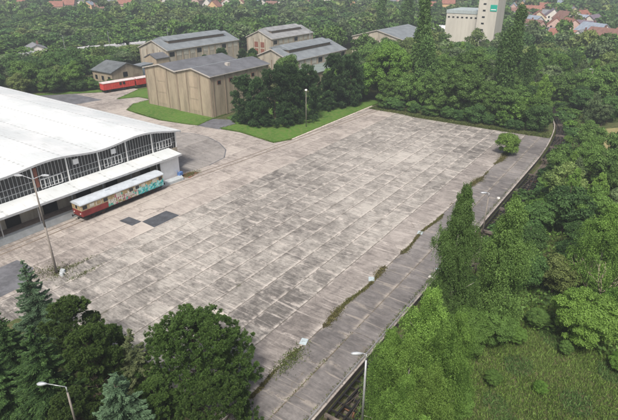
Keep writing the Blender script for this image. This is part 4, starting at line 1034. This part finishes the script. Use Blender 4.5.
# ------------------------------------------------------------------ trees
# prototypes near the camera
proto('big_pine', fol_pine, 'pine', 'bark', 11, 6.3, 101, .26, 40, nt=32000, size=.13, ncl=125, cone=.3, low=.10, sub=10, subr=.27)
proto('mid_pine', fol_pine, 'pine', 'bark', 12, 4.0, 102, .22, 28, nt=18000, size=.13, ncl=85, cone=.5, sub=12, subr=.2)
proto('blue_spruce', fol_spruce, 'bluespruce', 'bark', 12, 3.5, 103, .17, 30, nl=85000, size=.085, droop=.28)
proto('blue_spruce_small', fol_spruce, 'bluespruce', 'bark', 8, 2.9, 104, .14, 30, nl=60000, size=.075, droop=.22, dens=1.3)
proto('green_spruce', fol_spruce, 'spruce', 'bark', 12, 3.6, 105, .18, 24, nl=85000, size=.095, droop=.5)
proto('near_larch', fol_spruce, 'larch', 'bark', 11, 2.9, 106, .14, 30, nl=36000, size=.075, droop=.35)
proto('near_birch', fol_birch, 'birch', 'birchbark', 13, 3.4, 107, .16, 24, nl=120000, size=.066, nb=140)
proto('tall_birch', fol_birch, 'weeping', 'birchbark', 19, 3.5, 108, .22, 60, nl=190000, size=.078, nb=240)
proto('tall_birch2', fol_birch, 'weeping_light', 'birchbark', 16, 3.1, 109, .2, 50, nl=140000, size=.078, nb=200)
proto('near_broad', fol_broad, 'broad', 'bark', 10, 4.2, 110, .2, 24, nl=80000, size=.095, ncl=170, rcr=(.08, .24), ragged=.42)
proto('near_bright', fol_broad, 'bright', 'bark', 7, 4.2, 111, .16, 20, nl=75000, size=.095, ncl=190, rcr=(.07, .22), ragged=.45, low=.08)
# mid-distance prototypes
for i, lf in enumerate(('broad', 'dark', 'olive', 'willow', 'bright', 'broad', 'dark')):
    proto(f'mid{i}', fol_broad, lf, 'bark', 11, 4.3+.3*(i % 3), 200+i, .2, 8, nl=20000, size=.19, ncl=70+12*(i % 2), rcr=(.12, .32), low=.06, ragged=.5)
proto('mid_birch', fol_birch, 'birch', 'birchbark', 13, 3.0, 220, .15, 10, nl=20000, size=.16)
proto('mid_birch2', fol_birch, 'willow', 'birchbark', 12, 3.2, 222, .15, 10, nl=20000, size=.16)
proto('mid_conifer', fol_pine, 'pinedark', 'bark', 16, 4.6, 221, .2, 10, nt=6500, size=.27, ncl=90, cone=.35, low=.03, subr=.55)
proto('mid_conifer2', fol_pine, 'pinedark', 'bark', 15, 4.2, 231, .2, 10, nt=6000, size=.27, ncl=75, cone=.6, low=.03, subr=.55)
proto('poplar', fol_poplar, 'poplar', 'bark', 30, 3.3, 223, .35, 8, nl=36000, size=.27)
proto('poplar_wide', fol_poplar, 'poplar', 'bark', 22, 4.2, 224, .35, 8, nl=34000, size=.26)
proto('maple', fol_broad, 'bright', 'bark', 20, 7.0, 225, .3, 18, nl=42000, size=.22, ncl=130, rcr=(.1, .26), low=.12, ragged=.35)
proto('wide_dark', fol_broad, 'broad', 'bark', 17, 6.5, 226, .3, 14, nl=46000, size=.22, ncl=150, rcr=(.1, .26), low=.04)
proto('bush_bright', fol_broad, 'bright', 'bark', 5.5, 3.1, 227, .1, 8, nl=16000, size=.14, ncl=40, low=.03)
proto('bush_dark', fol_broad, 'dark', 'bark', 7.5, 3.6, 228, .12, 8, nl=16000, size=.17, ncl=44, low=.03)
proto('bush_far', fol_broad, 'broad', 'bark', 7.5, 3.6, 241, .12, 8, nl=16000, size=.17, ncl=60, low=.03, rcr=(.12, .3))
proto('bush_small', fol_broad, 'dark', 'bark', 2.2, 1.5, 229, .05, 4, nl=1500, size=.16, ncl=16, low=.02)
proto('sapling', fol_broad, 'bright', 'bark', 4, 2.0, 230, .07, 5, nl=3500, size=.19, ncl=24, low=.03)

USED = []
def T(key, x, y, h, label, wide=1.0, rad=4.0, **k):
    USED.append((x, y, rad)); return tree(key, x, y, h, label, wide=wide, **k)
def at_top(px, py, h):
    d = FW*F+RT*(px-CX)-UP*(py-CY); t = (h-H)/d[2]; return d[0]*t, d[1]*t

# bottom-left group (measured positions)
T('blue_spruce', -53.6, 21.0, 11.2, 'tall blue green spruce behind the others at the left edge', name='spruce_tree', cat='spruce')
T('green_spruce', -41.2, 15.2, 11.5, 'fresh green spruce filling the bottom left corner', name='spruce_tree', cat='spruce', wide=1.25)
T('mid_pine', -46.2, 21.0, 8.6, 'dark rounded pine behind the street lamp with curved arm', name='pine_tree', cat='pine', wide=1.25)
T('mid_pine', -38.5, 18.7, 9.8, 'dark green pine right of the curved lamp', name='pine_tree', cat='pine', wide=1.0)
T('near_larch', -36.2, 21.6, 9.3, 'thin olive larch between the two rounded pines', name='larch_tree', cat='larch', wide=1.2)
T('blue_spruce_small', -32.1, 17.0, 9.6, 'pale blue spruce in front of the large pine', name='spruce_tree', cat='spruce', wide=1.2)
T('big_pine', -32.0, 25.6, 9.3, 'large wide dark pine in front of the yard', name='pine_tree', cat='pine', wide=1.12)
T('big_pine', -26.2, 22.6, 6.6, 'lower pine reaching right of the large wide pine', name='pine_tree', cat='pine', wide=1.0)
T('green_spruce', -49.5, 15.8, 9, 'small green spruce under the tall blue spruce', name='spruce_tree', cat='spruce', wide=1.2)
T('green_spruce', -44.8, 12.6, 9.5, 'green spruce cut off by the left edge at the bottom corner', name='spruce_tree', cat='spruce', wide=1.2)
T('mid_pine', -36.2, 14.8, 6.5, 'low dark pine at the foot of the curved lamp', name='pine_tree', cat='pine', wide=1.2)
T('mid_pine', -31.5, 20.2, 6.2, 'low pine under the large wide pine', name='pine_tree', cat='pine', wide=1.2)
T('mid_pine', -40.8, 21.8, 7.2, 'small pine between the curved lamp and the yard', name='pine_tree', cat='pine', wide=1.0)
sheet('tree_bed', [(-60, 4), (-25.5, 4), (-26.5, 20.5), (-31, 23.5), (-38, 23.0), (-47, 25.2), (-55, 23.8), (-60, 21)], 0.03, M['soil'], 'planted soil bed under the conifers')
# right side
Z1 = -1.2
T('tall_birch', -14.6, 49.6, 19.9, 'tallest dark weeping birch beside the yard wall', name='birch_tree', cat='birch', z=Z1, wide=.84)
T('tall_birch2', -10.2, 53.2, 18.8, 'slimmer weeping birch right of the tallest birch', name='birch_tree', cat='birch', z=Z1, wide=.98)
T('near_broad', -11.6, 47.0, 7.5, 'leafy bush tree at the foot of the tallest birch', cat='tree', z=Z1)
T('near_broad', -9.5, 51.0, 6.5, 'low leafy bush between the two tall birches', cat='tree', z=Z1)
NB = [(-12.6, 37.2, 15.2, 'bright birch with the highest top in the lower group', .82), (-14.4, 33.4, 12.4, 'yellow green birch at the left of the lower group', .8), (-12.4, 33.0, 13.0, 'birch in the middle of the lower group', .85),
      (-11.4, 30.2, 11.2, 'lower birch just right of the slim lamp', .8), (-9.6, 31.0, 12.6, 'birch at the right of the lower group', .8), (-10.2, 39.0, 12.5, 'small birch behind the lower group', .75), (-8.6, 27.6, 10.5, 'birch at the very bottom of the lower group', .85), (-10.2, 34.8, 14.0, 'slim birch between the middle and right birches', .75), (-14.6, 39.5, 9.0, 'narrow birch close to the wall behind the lower group', .8)]
for x, y, h, lb, w in NB: T('near_birch', x, y, h, lb, name='birch_tree', cat='birch', wide=w, z=Z1)
T('near_broad', -9.5, 37.5, 6.0, 'leafy bush between the lower birches and the meadow', z=Z1)
T('near_bright', -1.0, 57.0, 8.0, 'bright green spreading bush tree at the top of the meadow', z=-.6, wide=.95)
T('near_bright', 2.6, 61.5, 7.0, 'bright green bush at the right edge above the meadow', z=-.6, wide=.9)
T('near_birch', -1.4, 68.5, 14.0, 'grey green birch with pale stem right of the meadow', name='birch_tree', cat='birch', z=-.6, wide=1.15)
# dead pale tree
e = empty('dead_tree', (-.6, 66.2, -.6), 0, 'pale bare dead tree with forked branches above the meadow', 'tree')
mb = MB(); q = random.Random(3)
def fork(p, d, ln, r0, lv):
    pe = p+d*ln; mb.path([tuple(p), tuple(p+d*ln*.5+Vector((q.uniform(-.1, .1), q.uniform(-.1, .1), 0))), tuple(pe)], r0, r0*.6, 6)
    if lv: 
        for _ in range(3 if lv > 1 else 2): fork(pe, (d+Vector((q.uniform(-.6, .6), q.uniform(-.6, .6), q.uniform(-.1, .5)))).normalized(), ln*.72, r0*.55, lv-1)
for s in ((.5, .1, 1), (-.55, 0, .9), (.1, -.3, 1.2), (.9, .2, .8)): fork(Vector((0, 0, .2)), Vector(s).normalized(), 2.9, .12, 3)
mb.tube((0, 0, -.3), (0, 0, .4), .26, .2); mb.build('trunk', M['deadwood'], e, smooth=True)
USED.append((-.6, 66, 2))
# apron bushes
T('bush_bright', -27.3, 120.5, 5.4, 'bright bush growing through the concrete at the far end of the yard', name='bush', cat='bush', z=0)
T('bush_dark', -26.1, 144.2, 7.8, 'round dark bush at the far corner of the lane', name='bush', cat='bush')
T('sapling', -34.5, 142.5, 5.0, 'small bright sapling at the far edge of the yard', name='bush', cat='bush')
T('sapling', -31.2, 148.5, 8.0, 'bright green young tree left of the round dark bush')
T('bush_small', -92.0, 103.6, 2.2, 'low round bush in front of the dark pines', name='bush', cat='bush', z=0, rad=1)
# dark pines
for i, (x, y, h, w, lb) in enumerate(((-97.3,106.0,13.2,1.0,'leftmost dark pine beside the tall beige building'),(-91.6,105.6,13.0,.9,'dark pine second from the left in front of the beige building'),(-88.0,108.5,16.0,.95,'tall dark pine in the middle of the pine group'),(-85.4,112.0,16.2,.9,'dark pine just left of the globe lamp'),(-83.4,117.2,15.4,.85,'dark pine behind the globe lamp'),(-84.8,134.2,16.2,.9,'dark pine near the end of the lawn'),(-82.6,140.2,16.2,.85,'last dark pine at the far end of the lawn'),(-88.5,129.0,10.5,.8,'lower dark pine between the two pine groups'))):
    T('mid_conifer' if i % 2 == 0 else 'mid_conifer2', x, y, h, lb, name='pine_tree', cat='pine', wide=w, z=0)
T('maple', -73.4, 148.5, 20.5, 'large yellow green tree at the far left corner of the yard', rad=6)
T('maple', -79.5, 153.5, 17.5, 'yellow green tree behind the last dark pine', rad=5, wide=.8)
T('poplar_wide', -62.5, 152.0, 20.5, 'dark dense tree right of the yellow green tree', rad=5, wide=1.15)
T('poplar', -66.8, 157, 33, 'very tall poplar rising above the frame top, right of the far hangar', name='poplar_tree', cat='poplar', wide=1.1)
T('poplar', -147.0, 283.0, 26, 'left one of the two poplars behind the plain hangar', name='poplar_tree', cat='poplar', wide=1.6)
T('poplar', -131.0, 284.0, 28, 'taller right one of the two poplars behind the plain hangar', name='poplar_tree', cat='poplar', wide=1.6)
T('poplar_wide', -39.6, 156.3, 24.5, 'broad dark poplar below the silo tower', name='poplar_tree', cat='poplar', wide=.95)
T('poplar', -43.4, 178.0, 28.5, 'tall dark poplar right of the silo tower', name='poplar_tree', cat='poplar', wide=1.25)
T('poplar_wide', -36.5, 170.0, 18.0, 'dark tree right of the broad poplar', name='poplar_tree', cat='poplar')
for i, (x, y, h, k, lb) in enumerate(((-54.5,144.5,14.5,'wide_dark','wide green tree at the middle of the far yard edge'),(-47.2,145.2,16.8,'wide_dark','largest wide green tree on the far yard edge'),(-40.6,146.2,12.5,'wide_dark','wide green tree left of the bright saplings'),(-58.6,158,17,'wide_dark','green tree behind the wide trees left'),(-51,160,19,'wide_dark','green tree crown in front of the silo base'),(-67.5,146.8,11.5,'mid5','round green tree at the end of the road'))):
    T(k, x, y, h, lb, rad=5)

for i, x in enumerate(np.linspace(-72, -30, 15)):
    tree('bush_dark' if i % 3 else 'bush_far', x+random.uniform(-1, 1), 142.3+random.uniform(-.5, 1.0), random.uniform(3.2, 6.0), 'low bush filling the wood edge along the far side of the yard', 'bushes along the far yard edge', 'bush', 'bush', wide=random.uniform(1, 1.3))
for x, y, h, lb in ((-94.5, 104.3, 6.5, 'low dark pine at the left foot of the pine group'), (-89.5, 104.8, 6.0, 'low dark pine at the front foot of the pine group'), (-85.0, 108.4, 6.5, 'low dark pine left of the globe lamp foot'), (-84.6, 130.5, 6.0, 'low dark pine in the second pine group'), (-83.2, 137, 6.5, 'low dark pine at the end of the lawn')):
    tree('mid_conifer2', x, y, h, lb, None, 'pine', 'pine_tree', wide=1.35, z=0)
yv = 58.0; i = 0
while yv < 186:
    for off in (4.0, 6.6):
        if 130 < yv < 166 and off > 5: continue
        xx = edge_x(yv)+off+random.uniform(-.4, .5)
        if abs(yv-66.5) > 4: tree(('bush_far', 'bush_dark', 'bush_small', 'sapling')[i % 4], xx, yv+random.uniform(-1, 1), random.uniform(1.7, 3.6), 'low bush crowding the sunken track on its right side', 'bushes beside the sunken track', 'bush', 'bush', wide=random.uniform(1, 1.5), z=terr(xx, yv))
        i += 1
    yv += 3.1
for i in range(13):
    tree(('bush_far', 'bush_dark')[i % 2], -187+i*1.9+random.uniform(-1, 1), 90+i*1.75+random.uniform(-1, 1), random.uniform(3.2, 5.5), 'bush at the foot of the left wood behind the asphalt square', 'bushes behind the asphalt square', 'bush', 'bush', wide=random.uniform(1, 1.4))
for i, (x, y, h) in enumerate(((-3.0, 46.5, 1.6), (-7.4, 44.4, 2.4), (-2.0, 53.8, 2.4), (3.8, 55.0, 2.6), (-7.2, 52.8, 2.6), (-5.8, 57.0, 3.0))):
    tree('near_broad' if i % 3 else 'near_bright', x, y, h, 'low bright shrub growing in the rough meadow', 'shrubs scattered in the meadow', 'bush', 'bush', wide=random.uniform(.9, 1.3), z=terr(x, y)-.1)
for x, y, h, w, lb in ((-190, 96, 12, 1.1, 'tall dark tree at the left picture edge beyond the hall roof'), (-196, 108, 13, 1.2, 'tall dark tree left of the asphalt square'), (-190, 110, 11, 1.0, 'dark tree between the hall roof and the small shed'), (-204, 118, 13, 1.2, 'tall dark tree in front of the white house'), (-187, 121, 8.5, 1.0, 'dark tree touching the left wall of the shed')):
    T('mid1', x, y, h, lb, wide=w)
# conifers between hangars and small trees
for i, (x, y, h, lb) in enumerate(((-150, 152, 11, 'dark conifer between the two long hangars'), (-146, 160, 10, 'dark conifer right of the hangar porch'), (-158, 150, 8, 'round dark tree before the leftmost hangar'), (-139, 158, 11, 'pointed dark conifer beside the monitor roof hangar'), (-197, 150, 6, 'dark bush at the corner of the leftmost hangar'))):
    T('mid_conifer2', x, y, h, lb, name='conifer_tree', cat='conifer', rad=3)

# scattered woods ------------------------------------------------------
def inpoly(x, y, poly):
    c = False; n = len(poly)
    for i in range(n):
        x1, y1 = poly[i]; x2, y2 = poly[(i+1) % n]
        if (y1 > y) != (y2 > y) and x < (x2-x1)*(y-y1)/(y2-y1)+x1: c = not c
    return c
RECT = [(-143,-104,84,136),(-200,-172,140,195),(-139,-104,148,198),(-186,-158,196,240),(-140,-105,212,276),(-182,-168,108,130),(-170,-138,86,140),(-181,-170,126,138),
        (-109,-73,256,302),(-145,-108,300,348),(-182,-75,-20,92),(-76,-20,-20,141.5),(-107,-76,92,138),(-156,-145,100,128),(-264,-254,128,140),(-172,-143,140,196),(-163,-139,196,236)]
def blocked(x, y):
    if x < 0 and y < 64: return True
    for a, b, c, d in RECT:
        if a-2 < x < b+2 and c-2 < y < d+2: return True
    if (80 < y < 104 and edge_x(y)-3 < x < edge_x(y)+7.4) or (118 < y < 176 and edge_x(y)-3 < x < edge_x(y)+7.6): return True
    if y < 205 and edge_x(max(y, 5))-3.2 < x < edge_x(max(y, 5))+4.9 and y < 178: return True
    if x > -75 and y < 56 and x > -8.5 and x < 30: return True     # meadow
    if x < -19 and y < 141.5 and x > -78: return True
    if -8.5 < x and y < 62: return True
    if inpoly(x, y, [(-15.3,152.0),(-2,170.6),(24,162),(24,127),(-5.0,130.2),(-10.3,134.1)]): return True
    if y > 250:
        for fx, fy in FAR:
            D = math.hypot(fx, fy); k = max(0.0, min(1.0, (fx*x+fy*y)/(D*D)))
            if 1-85/D < k and (x-fx*k)**2+(y-fy*k)**2 < 10**2: return True
    t = (y-122)/13.2*3.2-252
    if 120 < y < 208 and abs(x-t) < 4: return True
    for ux, uy, ur in USED:
        if (x-ux)**2+(y-uy)**2 < (ur*.8)**2: return True
    for hx, hy in EXTRA:
        if (x-hx)**2+(y-hy)**2 < 9**2 or (abs(x-hx*y/hy) < 6 and hy-24 < y < hy): return True
    for hh in HS:
        if (x-hh[0])**2+(y-hh[1])**2 < 11**2: return True
        # gardens in front of the village houses stay open
        if abs(x-hh[0]*y/hh[1]) < 8 and hh[1]-34 < y < hh[1]: return True
    return False
cand = []
def scatter(step, rmin, rmax, jit=.42):
    x = -1250.0
    lim = rmax*1.05
    for xx in np.arange(-lim, min(lim, 500), step):
        for yy_ in np.arange(-20, lim, step):
            X = xx+random.uniform(-jit, jit)*step; Y = yy_+random.uniform(-jit, jit)*step
            D = math.hypot(X, Y)
            if not (rmin <= D < rmax): continue
            if not inview(X, Y, 10, 45 if D > 120 else 70): continue
            if blocked(X, Y): continue
            cand.append((D, X, Y))
scatter(5.6, 20, 175); scatter(7.6, 175, 330); scatter(10.5, 330, 620); scatter(15, 620, 1300)
cand.sort()
FARH = [(x, y) for x, y in FAR]
species = ['mid0','mid1','mid2','mid3','mid4','mid5','mid6','mid_birch','mid_birch2','poplar_wide']
NI = 232
LBL = {'mid0': 'rounded mid green tree', 'mid1': 'dark green tree', 'mid2': 'olive green tree', 'mid3': 'silvery green tree', 'mid4': 'bright yellow green tree', 'mid5': 'leafy green tree', 'mid6': 'deep green tree', 'mid_birch': 'light feathery birch', 'mid_birch2': 'grey green feathery birch', 'poplar_wide': 'narrow dark tree'}
def zone(x, y):
    if x > -34 and y < 100: return 'on the right bank above the meadow'
    if x > -34 and y < 145: return 'on the right bank beside the far lane'
    if x > -34: return 'in the wood beyond the track bend'
    if x > -80: return 'in the belt behind the far yard edge'
    if x < -150: return 'in the belt behind the hall roof'
    return 'between the hangars and the poplars'
def pick(x, y):
    n = sin(x*.045+1.0)*cos(y*.038)+.5*sin(x*.11+y*.07)
    w = {'mid0': 3, 'mid1': 3+2*n, 'mid2': 1.6-1.0*n, 'mid3': 1.2-n, 'mid4': .9-.7*n, 'mid5': 3, 'mid6': 2+1.5*n, 'mid_birch': 1.2, 'mid_birch2': .9}
    if x > -30: w['mid_birch2'] = 3.5; w['mid_birch'] = 3.0; w['mid3'] = 1.2; w['mid4'] = .5
    if x > -22 and y < 92: w['mid1'] = 9; w['mid6'] = 8; w['mid4'] = .1; w['mid3'] = .3
    if x < -150: w['mid1'] = 5; w['mid6'] = 4; w['mid4'] = .3
    ks = list(w); return random.choices(ks, [max(.15, w[k]) for k in ks])[0]
def height(x, y):
    if x > -19 and y < 84: return random.uniform(4.5, 7.5)
    if x > -19 and y < 110: return random.uniform(6.5, 10.0)
    if x > -22 and y < 175: return random.uniform(6.5, 10.5)
    if x < -150 and y < 205:
        t = (y-122)/13.2*3.2-252
        if t < x < t+34: return random.uniform(3.4, 7.2)
        return random.uniform(6.0, 9.5) if y > 105 else random.uniform(8, 12)
    if y < 165: return random.uniform(9, 14)
    return random.uniform(7, 15)
for D, x, y in cand[:NI]:
    k = pick(x, y); h = height(x, y); nm = 'birch_tree' if 'birch' in k else 'tree'
    tree(k, x, y, h, f'{LBL[k]} {zone(x, y)}', 'trees '+zone(x, y), cat='birch' if 'birch' in k else 'tree', name=nm, wide=random.uniform(.85, 1.2), z=max(-1.6, terr(x, y)))
# the rest: far woods that read as one mass
LOD = {}
def lod(nl, size, tag_):
    out = []
    for s in range(6):
        if s == 5: V, t, C, rc = fol_poplar(11, 2.0, nl, size*.8, 300+s)
        else: V, t, C, rc = fol_broad(11, 4.6, nl, size, 300+s, ncl=26, low=.02, ragged=.3)
        out.append((V.astype(np.float32), t))
    LOD[tag_] = out
lod(2200, .38, 0); lod(800, .62, 1); lod(260, 1.1, 2)
def mass(name, items, leaf, label):
    Vs = []; Ts = []; Hs = []
    for D, x, y in items:
        lv = 0 if D < 260 else (1 if D < 480 else 2); s = random.choices(range(6), [5, 5, 5, 5, 5, .12])[0]
        V, t = LOD[lv][s]; hh = height(x, y)*random.uniform(.65, 1.3)*(1.0 if D < 620 else 1.15)/11*(1.5 if s == 5 else 1); w = random.uniform(.9, 1.5)*(1.25 if D > 330 else 1)*(1.2 if D > 620 else 1)
        if s == 5: w = 1.0
        a = random.uniform(0, 6.28); ca, sa = cos(a), sin(a)
        W = np.empty_like(V); W[:, 0] = (V[:, 0]*ca-V[:, 1]*sa)*w+x; W[:, 1] = (V[:, 0]*sa+V[:, 1]*ca)*w+y; W[:, 2] = V[:, 2]*hh-.15
        Vs.append(W); Ts.append(t); Hs.append(np.full(len(t), random.random()))
    me = cardmesh(name, np.concatenate(Vs), np.concatenate(Ts), np.concatenate(Hs)); me.materials.append(L[leaf])
    o = bpy.data.objects.new(name, me); COL.objects.link(o); tag(o, label, None, None, 'stuff')
rest = [c for c in cand[NI:] if all((c[1]-fx)**2+(c[2]-fy)**2 > 13**2 for fx, fy in FARH+EXTRA)]
groups = {'broad': [], 'dark': [], 'olive': [], 'willow': []}
for c in rest:
    n = sin(c[1]*.03+1.0)*cos(c[2]*.026)+.5*sin(c[1]*.07+c[2]*.05)
    groups[random.choices(['broad', 'dark', 'olive', 'willow'], [2.2, max(.4, 1.4+1.5*n), max(.3, 1.1-n), max(.2, 1.0-.8*n)])[0]].append(c)
mass('woodland', groups['broad'], 'broad', 'distant mid green woodland reaching to the village')
mass('woodland', groups['dark'], 'dark', 'distant dark green woodland behind the hangars')
mass('woodland', groups['willow'], 'willow', 'distant pale green woodland patches')
mass('woodland', groups['olive'], 'olive', 'distant olive green woodland patches')
print('candidates', len(cand), 'rest', len(rest))

# understorey on the right bank and behind the yard so that no bare ground shows
n = 24000; X = r.uniform(-30, 60, n*2); Y = r.uniform(56, 260, n*2)
k = np.array([not (-15 < a < 24 and 128 < b < 168) for a, b in zip(X, Y)]) & (X > np.array([edge_x(b)+3.9 for b in Y])) & (X < 5+Y*.3)
X, Y = X[k][:n], Y[k][:n]; Z = np.array([terr(a, b) for a, b in zip(X, Y)])
P = np.repeat(np.stack([X, Y, Z+.5], 1), 5, 0)+r.normal(0, .55, (len(X)*5, 3)); dd = rdir(len(P), r); s = r.uniform(.16, .34, len(P))
me = cardmesh('undergrowth', faced(P, dd+np.array([0, 0, .8]), s, s*.6, r), r.random(len(P)), np.clip(np.sin(P[:, 0]*.2)*.3+.4+.2*r.random(len(P)), 0, .99)); me.materials.append(L['broad'])
o = bpy.data.objects.new('undergrowth', me); COL.objects.link(o); tag(o, 'dense low bushes covering the right bank under the trees', None, None, 'stuff')

# ------------------------------------------------------------------ haze
HAZE = 0.0006
if HAZE:
    hz = MB().box(-1560, 760, -90, 1560, -3.2, 47).build('haze', M['dark']); hz.data.materials.clear()
    m = bpy.data.materials.new('haze_air'); m.use_nodes = True; t = m.node_tree; t.nodes.clear()
    out = t.nodes.new('ShaderNodeOutputMaterial'); pv = t.nodes.new('ShaderNodeVolumePrincipled')
    pv.inputs['Color'].default_value = (0.80, 0.88, 0.95, 1); pv.inputs['Density'].default_value = HAZE; pv.inputs['Anisotropy'].default_value = 0.2
    t.links.new(pv.outputs[0], out.inputs['Volume']); hz.data.materials.append(m); tag(hz, 'thin bluish summer haze over the distance', None, None, 'stuff')

# ------------------------------------------------------------------ light, camera, render settings
ELEV, AZ = 54, 158      # azimuth the sun stands at, degrees clockwise from +Y
w = bpy.data.worlds.new('World'); scene.world = w; w.use_nodes = True; t = w.node_tree
bg = t.nodes['Background']; sk = t.nodes.new('ShaderNodeTexSky'); sk.sky_type = 'NISHITA'; sk.sun_disc = False
sk.sun_elevation = R(ELEV); sk.sun_rotation = R(AZ); sk.dust_density = 7.0; sk.air_density = 1.0; sk.ozone_density = 1.0
t.links.new(sk.outputs[0], bg.inputs[0]); bg.inputs[1].default_value = 0.095
ld = bpy.data.lights.new('sun', 'SUN'); ld.energy = 3.0; ld.angle = R(10); ld.color = (1.0, 0.94, 0.86)
lo = bpy.data.objects.new('sun', ld); COL.objects.link(lo)
sd = Vector((sin(R(AZ))*cos(R(ELEV)), cos(R(AZ))*cos(R(ELEV)), sin(R(ELEV))))
lo.rotation_euler = sd.to_track_quat('Z', 'Y').to_euler(); lo.location = (0, 0, 120)
cd = bpy.data.cameras.new('camera'); co = bpy.data.objects.new('camera', cd); COL.objects.link(co)
cd.sensor_width = 36; cd.lens = F/618*36; cd.clip_end = 6000; cd.clip_start = 0.5
co.location = (0, 0, H); co.rotation_euler = (pi/2-PITCH, 0, YAW); scene.camera = co
scene.view_settings.view_transform = 'Standard'; scene.view_settings.look = 'None'
scene.view_settings.exposure = 0.42; scene.view_settings.gamma = 1.0; scene.view_settings.use_curve_mapping = False
scene.render.engine = 'CYCLES'; cy = scene.cycles
cy.max_bounces = 5; cy.diffuse_bounces = 3; cy.transmission_bounces = 3; cy.volume_bounces = 0; cy.transparent_max_bounces = 4
cy.use_denoising = True; cy.sample_clamp_indirect = 8
